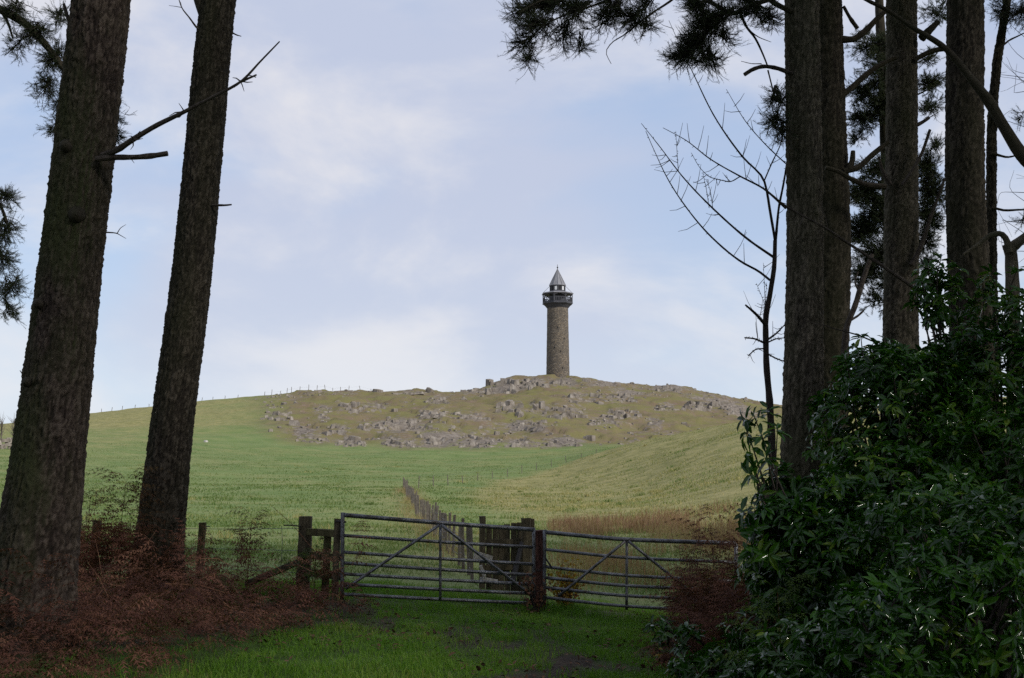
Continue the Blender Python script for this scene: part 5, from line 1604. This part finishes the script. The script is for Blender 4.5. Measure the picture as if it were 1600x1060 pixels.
def build_grass():
    # shaded turf on the near side of the gates
    n = 130000
    y = 7.6 + (19.6 - 7.6) * RNG.random(n) ** 0.85
    x = RNG.uniform(-0.36, 0.25, n) * y
    bare = 0.85 * np.exp(-((x - 0.45) / 0.3) ** 2 - ((y - 12.2) / 1.7) ** 2) + 0.6 * np.exp(-((x - 0.3) / 0.22) ** 2 - ((y - 14.6) / 0.8) ** 2) + 0.85 * sstep(0.56, 0.66, fbm(x * 1.3, y * 0.9, 81))
    k = (RNG.random(n) > bare) & ~(inpoly(x, y, BRK) & (RNG.random(n) < 0.85))
    x, y = x[k], y[k]; n = len(x)
    cl = fbm(x * 2.2, y * 2.2, 91)
    h = (0.035 + 0.12 * cl ** 1.5) * RNG.uniform(0.6, 1.3, n) + 0.12 * (np.abs(y - 17.6 + 0.2 * x) < 0.35) * RNG.random(n)
    mb = MB()
    blades(mb, x, y, H(x, y) - 0.01, h, RNG.uniform(.004, .009, n), RNG.uniform(.2, 1.0, n), np.clip(0.15 + 0.75 * fbm(x * 0.9, y * 0.9, 92) + RNG.normal(0, .14, n), 0, 1))
    mb.top('grass', M['grass_shade'], (0, 12, 0), 'short green grass on the shaded path before the gates', None, None, 'stuff')
    # pasture beyond
    n = 230000
    y = np.exp(RNG.uniform(np.log(18.3), np.log(240), n))
    x = RNG.uniform(-0.45, 0.30, n) * y
    px = 800 + 1900 * x / y
    cl = fbm(x * 0.35, y * 0.35, 93)
    k = RNG.random(n) < 0.25 + 1.2 * sstep(0.40, 0.62, cl)
    x, y, px, cl = x[k], y[k], px[k], cl[k]; n = len(x)
    sc = np.clip(y / 40, 0.5, 2.4)
    h = (0.04 + 0.08 * RNG.random(n)) * (0.7 + 0.4 * sc) * (0.5 + cl)
    pale = 1.35 * sstep(-2.5, 2.5, (108 + (x + 8.2) * 3.43 - y) / 3.0 + 2.0 * (fbm(x * .15, y * .15, 66) - .5)) * sstep(30, 62, y + 0.09 * (px - 1000)) * sstep(690, 800, px)
    tint = np.clip(0.02 + 0.36 * pale + 0.5 * (fbm(x * .08, y * .05, 94) - .3) + 0.75 * (fbm(x * 0.8, y * .4, 99, 3) - .42) + RNG.normal(0, .16, n), 0, 1)
    mb = MB()
    blades(mb, x, y, H(x, y) - .01, h, (0.012 + 0.02 * RNG.random(n)) * sc, RNG.uniform(.5, 1.9, n), tint)
    for k in range(420):
        ty = math.exp(RNG.uniform(math.log(24), math.log(180))); tpx = RNG.uniform(80, 1180)
        on_knoll = (tpx > 800) and (ty > 45) and (ty < 108 + ((tpx - 800) / F * ty + 8.2) * 3.43)
        if not on_knoll and RNG.random() < 0.72: continue
        tx = (tpx - 800) / F * ty; m_ = int(RNG.uniform(25, 70)); sp_ = RNG.uniform(.12, .55)
        xx, yy = tx + RNG.normal(0, sp_, m_), ty + RNG.normal(0, sp_, m_)
        blades(mb, xx, yy, H(xx, yy) - .01, RNG.uniform(.10, .34, m_), RNG.uniform(.01, .02, m_) * min(2.5, ty / 35), RNG.uniform(.3, 1.3, m_), np.clip(RNG.choice([0.0, .45, .8, 1.0]) + RNG.normal(0, .15, m_), 0, 1))
    mb.top('pasture_grass', M['grass_field'], (0, 60, 0), 'cropped pale green pasture grass beyond the gates', None, None, 'stuff')
    # rank rusty grass behind the right gate, dry grass along the fences
    n = 52000
    y = RNG.uniform(20.5, 58, n); x = RNG.uniform(0.015, 0.25, n) * y
    dens = sstep(0.40, 0.60, fbm(x * .5, y * .2, 95)) * sstep(0.02, 0.06, x / y) * (0.25 + 0.75 * sstep(24, 33, y)) * sstep(60, 50, y + 3 * fbm(x * .4, y * .1, 197))
    k = RNG.random(n) < dens
    x, y = x[k], y[k]
    mb = MB()
    blades(mb, x, y, H(x, y), RNG.uniform(.2, .62, len(x)) * (0.5 + fbm(x * 1.2, y * 1.2, 98)), RNG.uniform(.005, .011, len(x)) * np.clip(y / 24, 1, 2.2), RNG.uniform(.1, .6, len(x)), np.clip(RNG.normal(.27, .25, len(x)) + 1.0 * (fbm(x * .6, y * .3, 96) - .5), 0, 1))
    y = RNG.uniform(21, 100, 7000); x = 1.75 - 0.104 * y + RNG.normal(0, 0.42, 7000)
    k = fbm(x * .8, y * .25, 195) > 0.40 + 0.12 * RNG.random(7000)
    x, y = x[k], y[k]
    blades(mb, x, y, H(x, y), RNG.uniform(.12, .55, len(x)), RNG.uniform(.008, .016, len(x)), RNG.uniform(.2, 1.0, len(x)), np.clip(RNG.normal(.75, .25, len(x)), 0, 1))
    mb.top('rank_grass', M['grass_rust'], (2, 22, 0), 'tall rusty dry grass behind the right gate and along the fence', None, None, 'stuff')
    # dead leaves on the path
    n = 2600
    y = RNG.uniform(8, 18.2, n); x = RNG.uniform(-.22, .24, n) * y
    k = fbm(x * 1.1, y * .8, 97) > 0.47
    x, y = x[k], y[k]; n = len(x)
    p = np.stack([x, y, H(x, y) + RNG.uniform(.01, .06, n)], -1)
    V = leaf_arrays(p, unit(RNG.normal(size=(n, 3)) * [1, 1, .25]), unit(RNG.normal(size=(n, 3)) * .35 + [0, 0, 1]), RNG.uniform(.04, .08, n), RNG.uniform(.025, .045, n))
    off = (np.arange(n) * 8)[:, None, None]
    m = MB(); m.add(V.reshape(-1, 3), [(LF4[None] + off).reshape(-1, 4), (LF3[None] + off).reshape(-1, 3)], np.repeat(RNG.random(n), 8))
    m.top('leaf_litter', M['litter'], (0, 13, 0), 'dead brown leaves scattered over the shaded path', None, None, 'stuff')
build_grass()
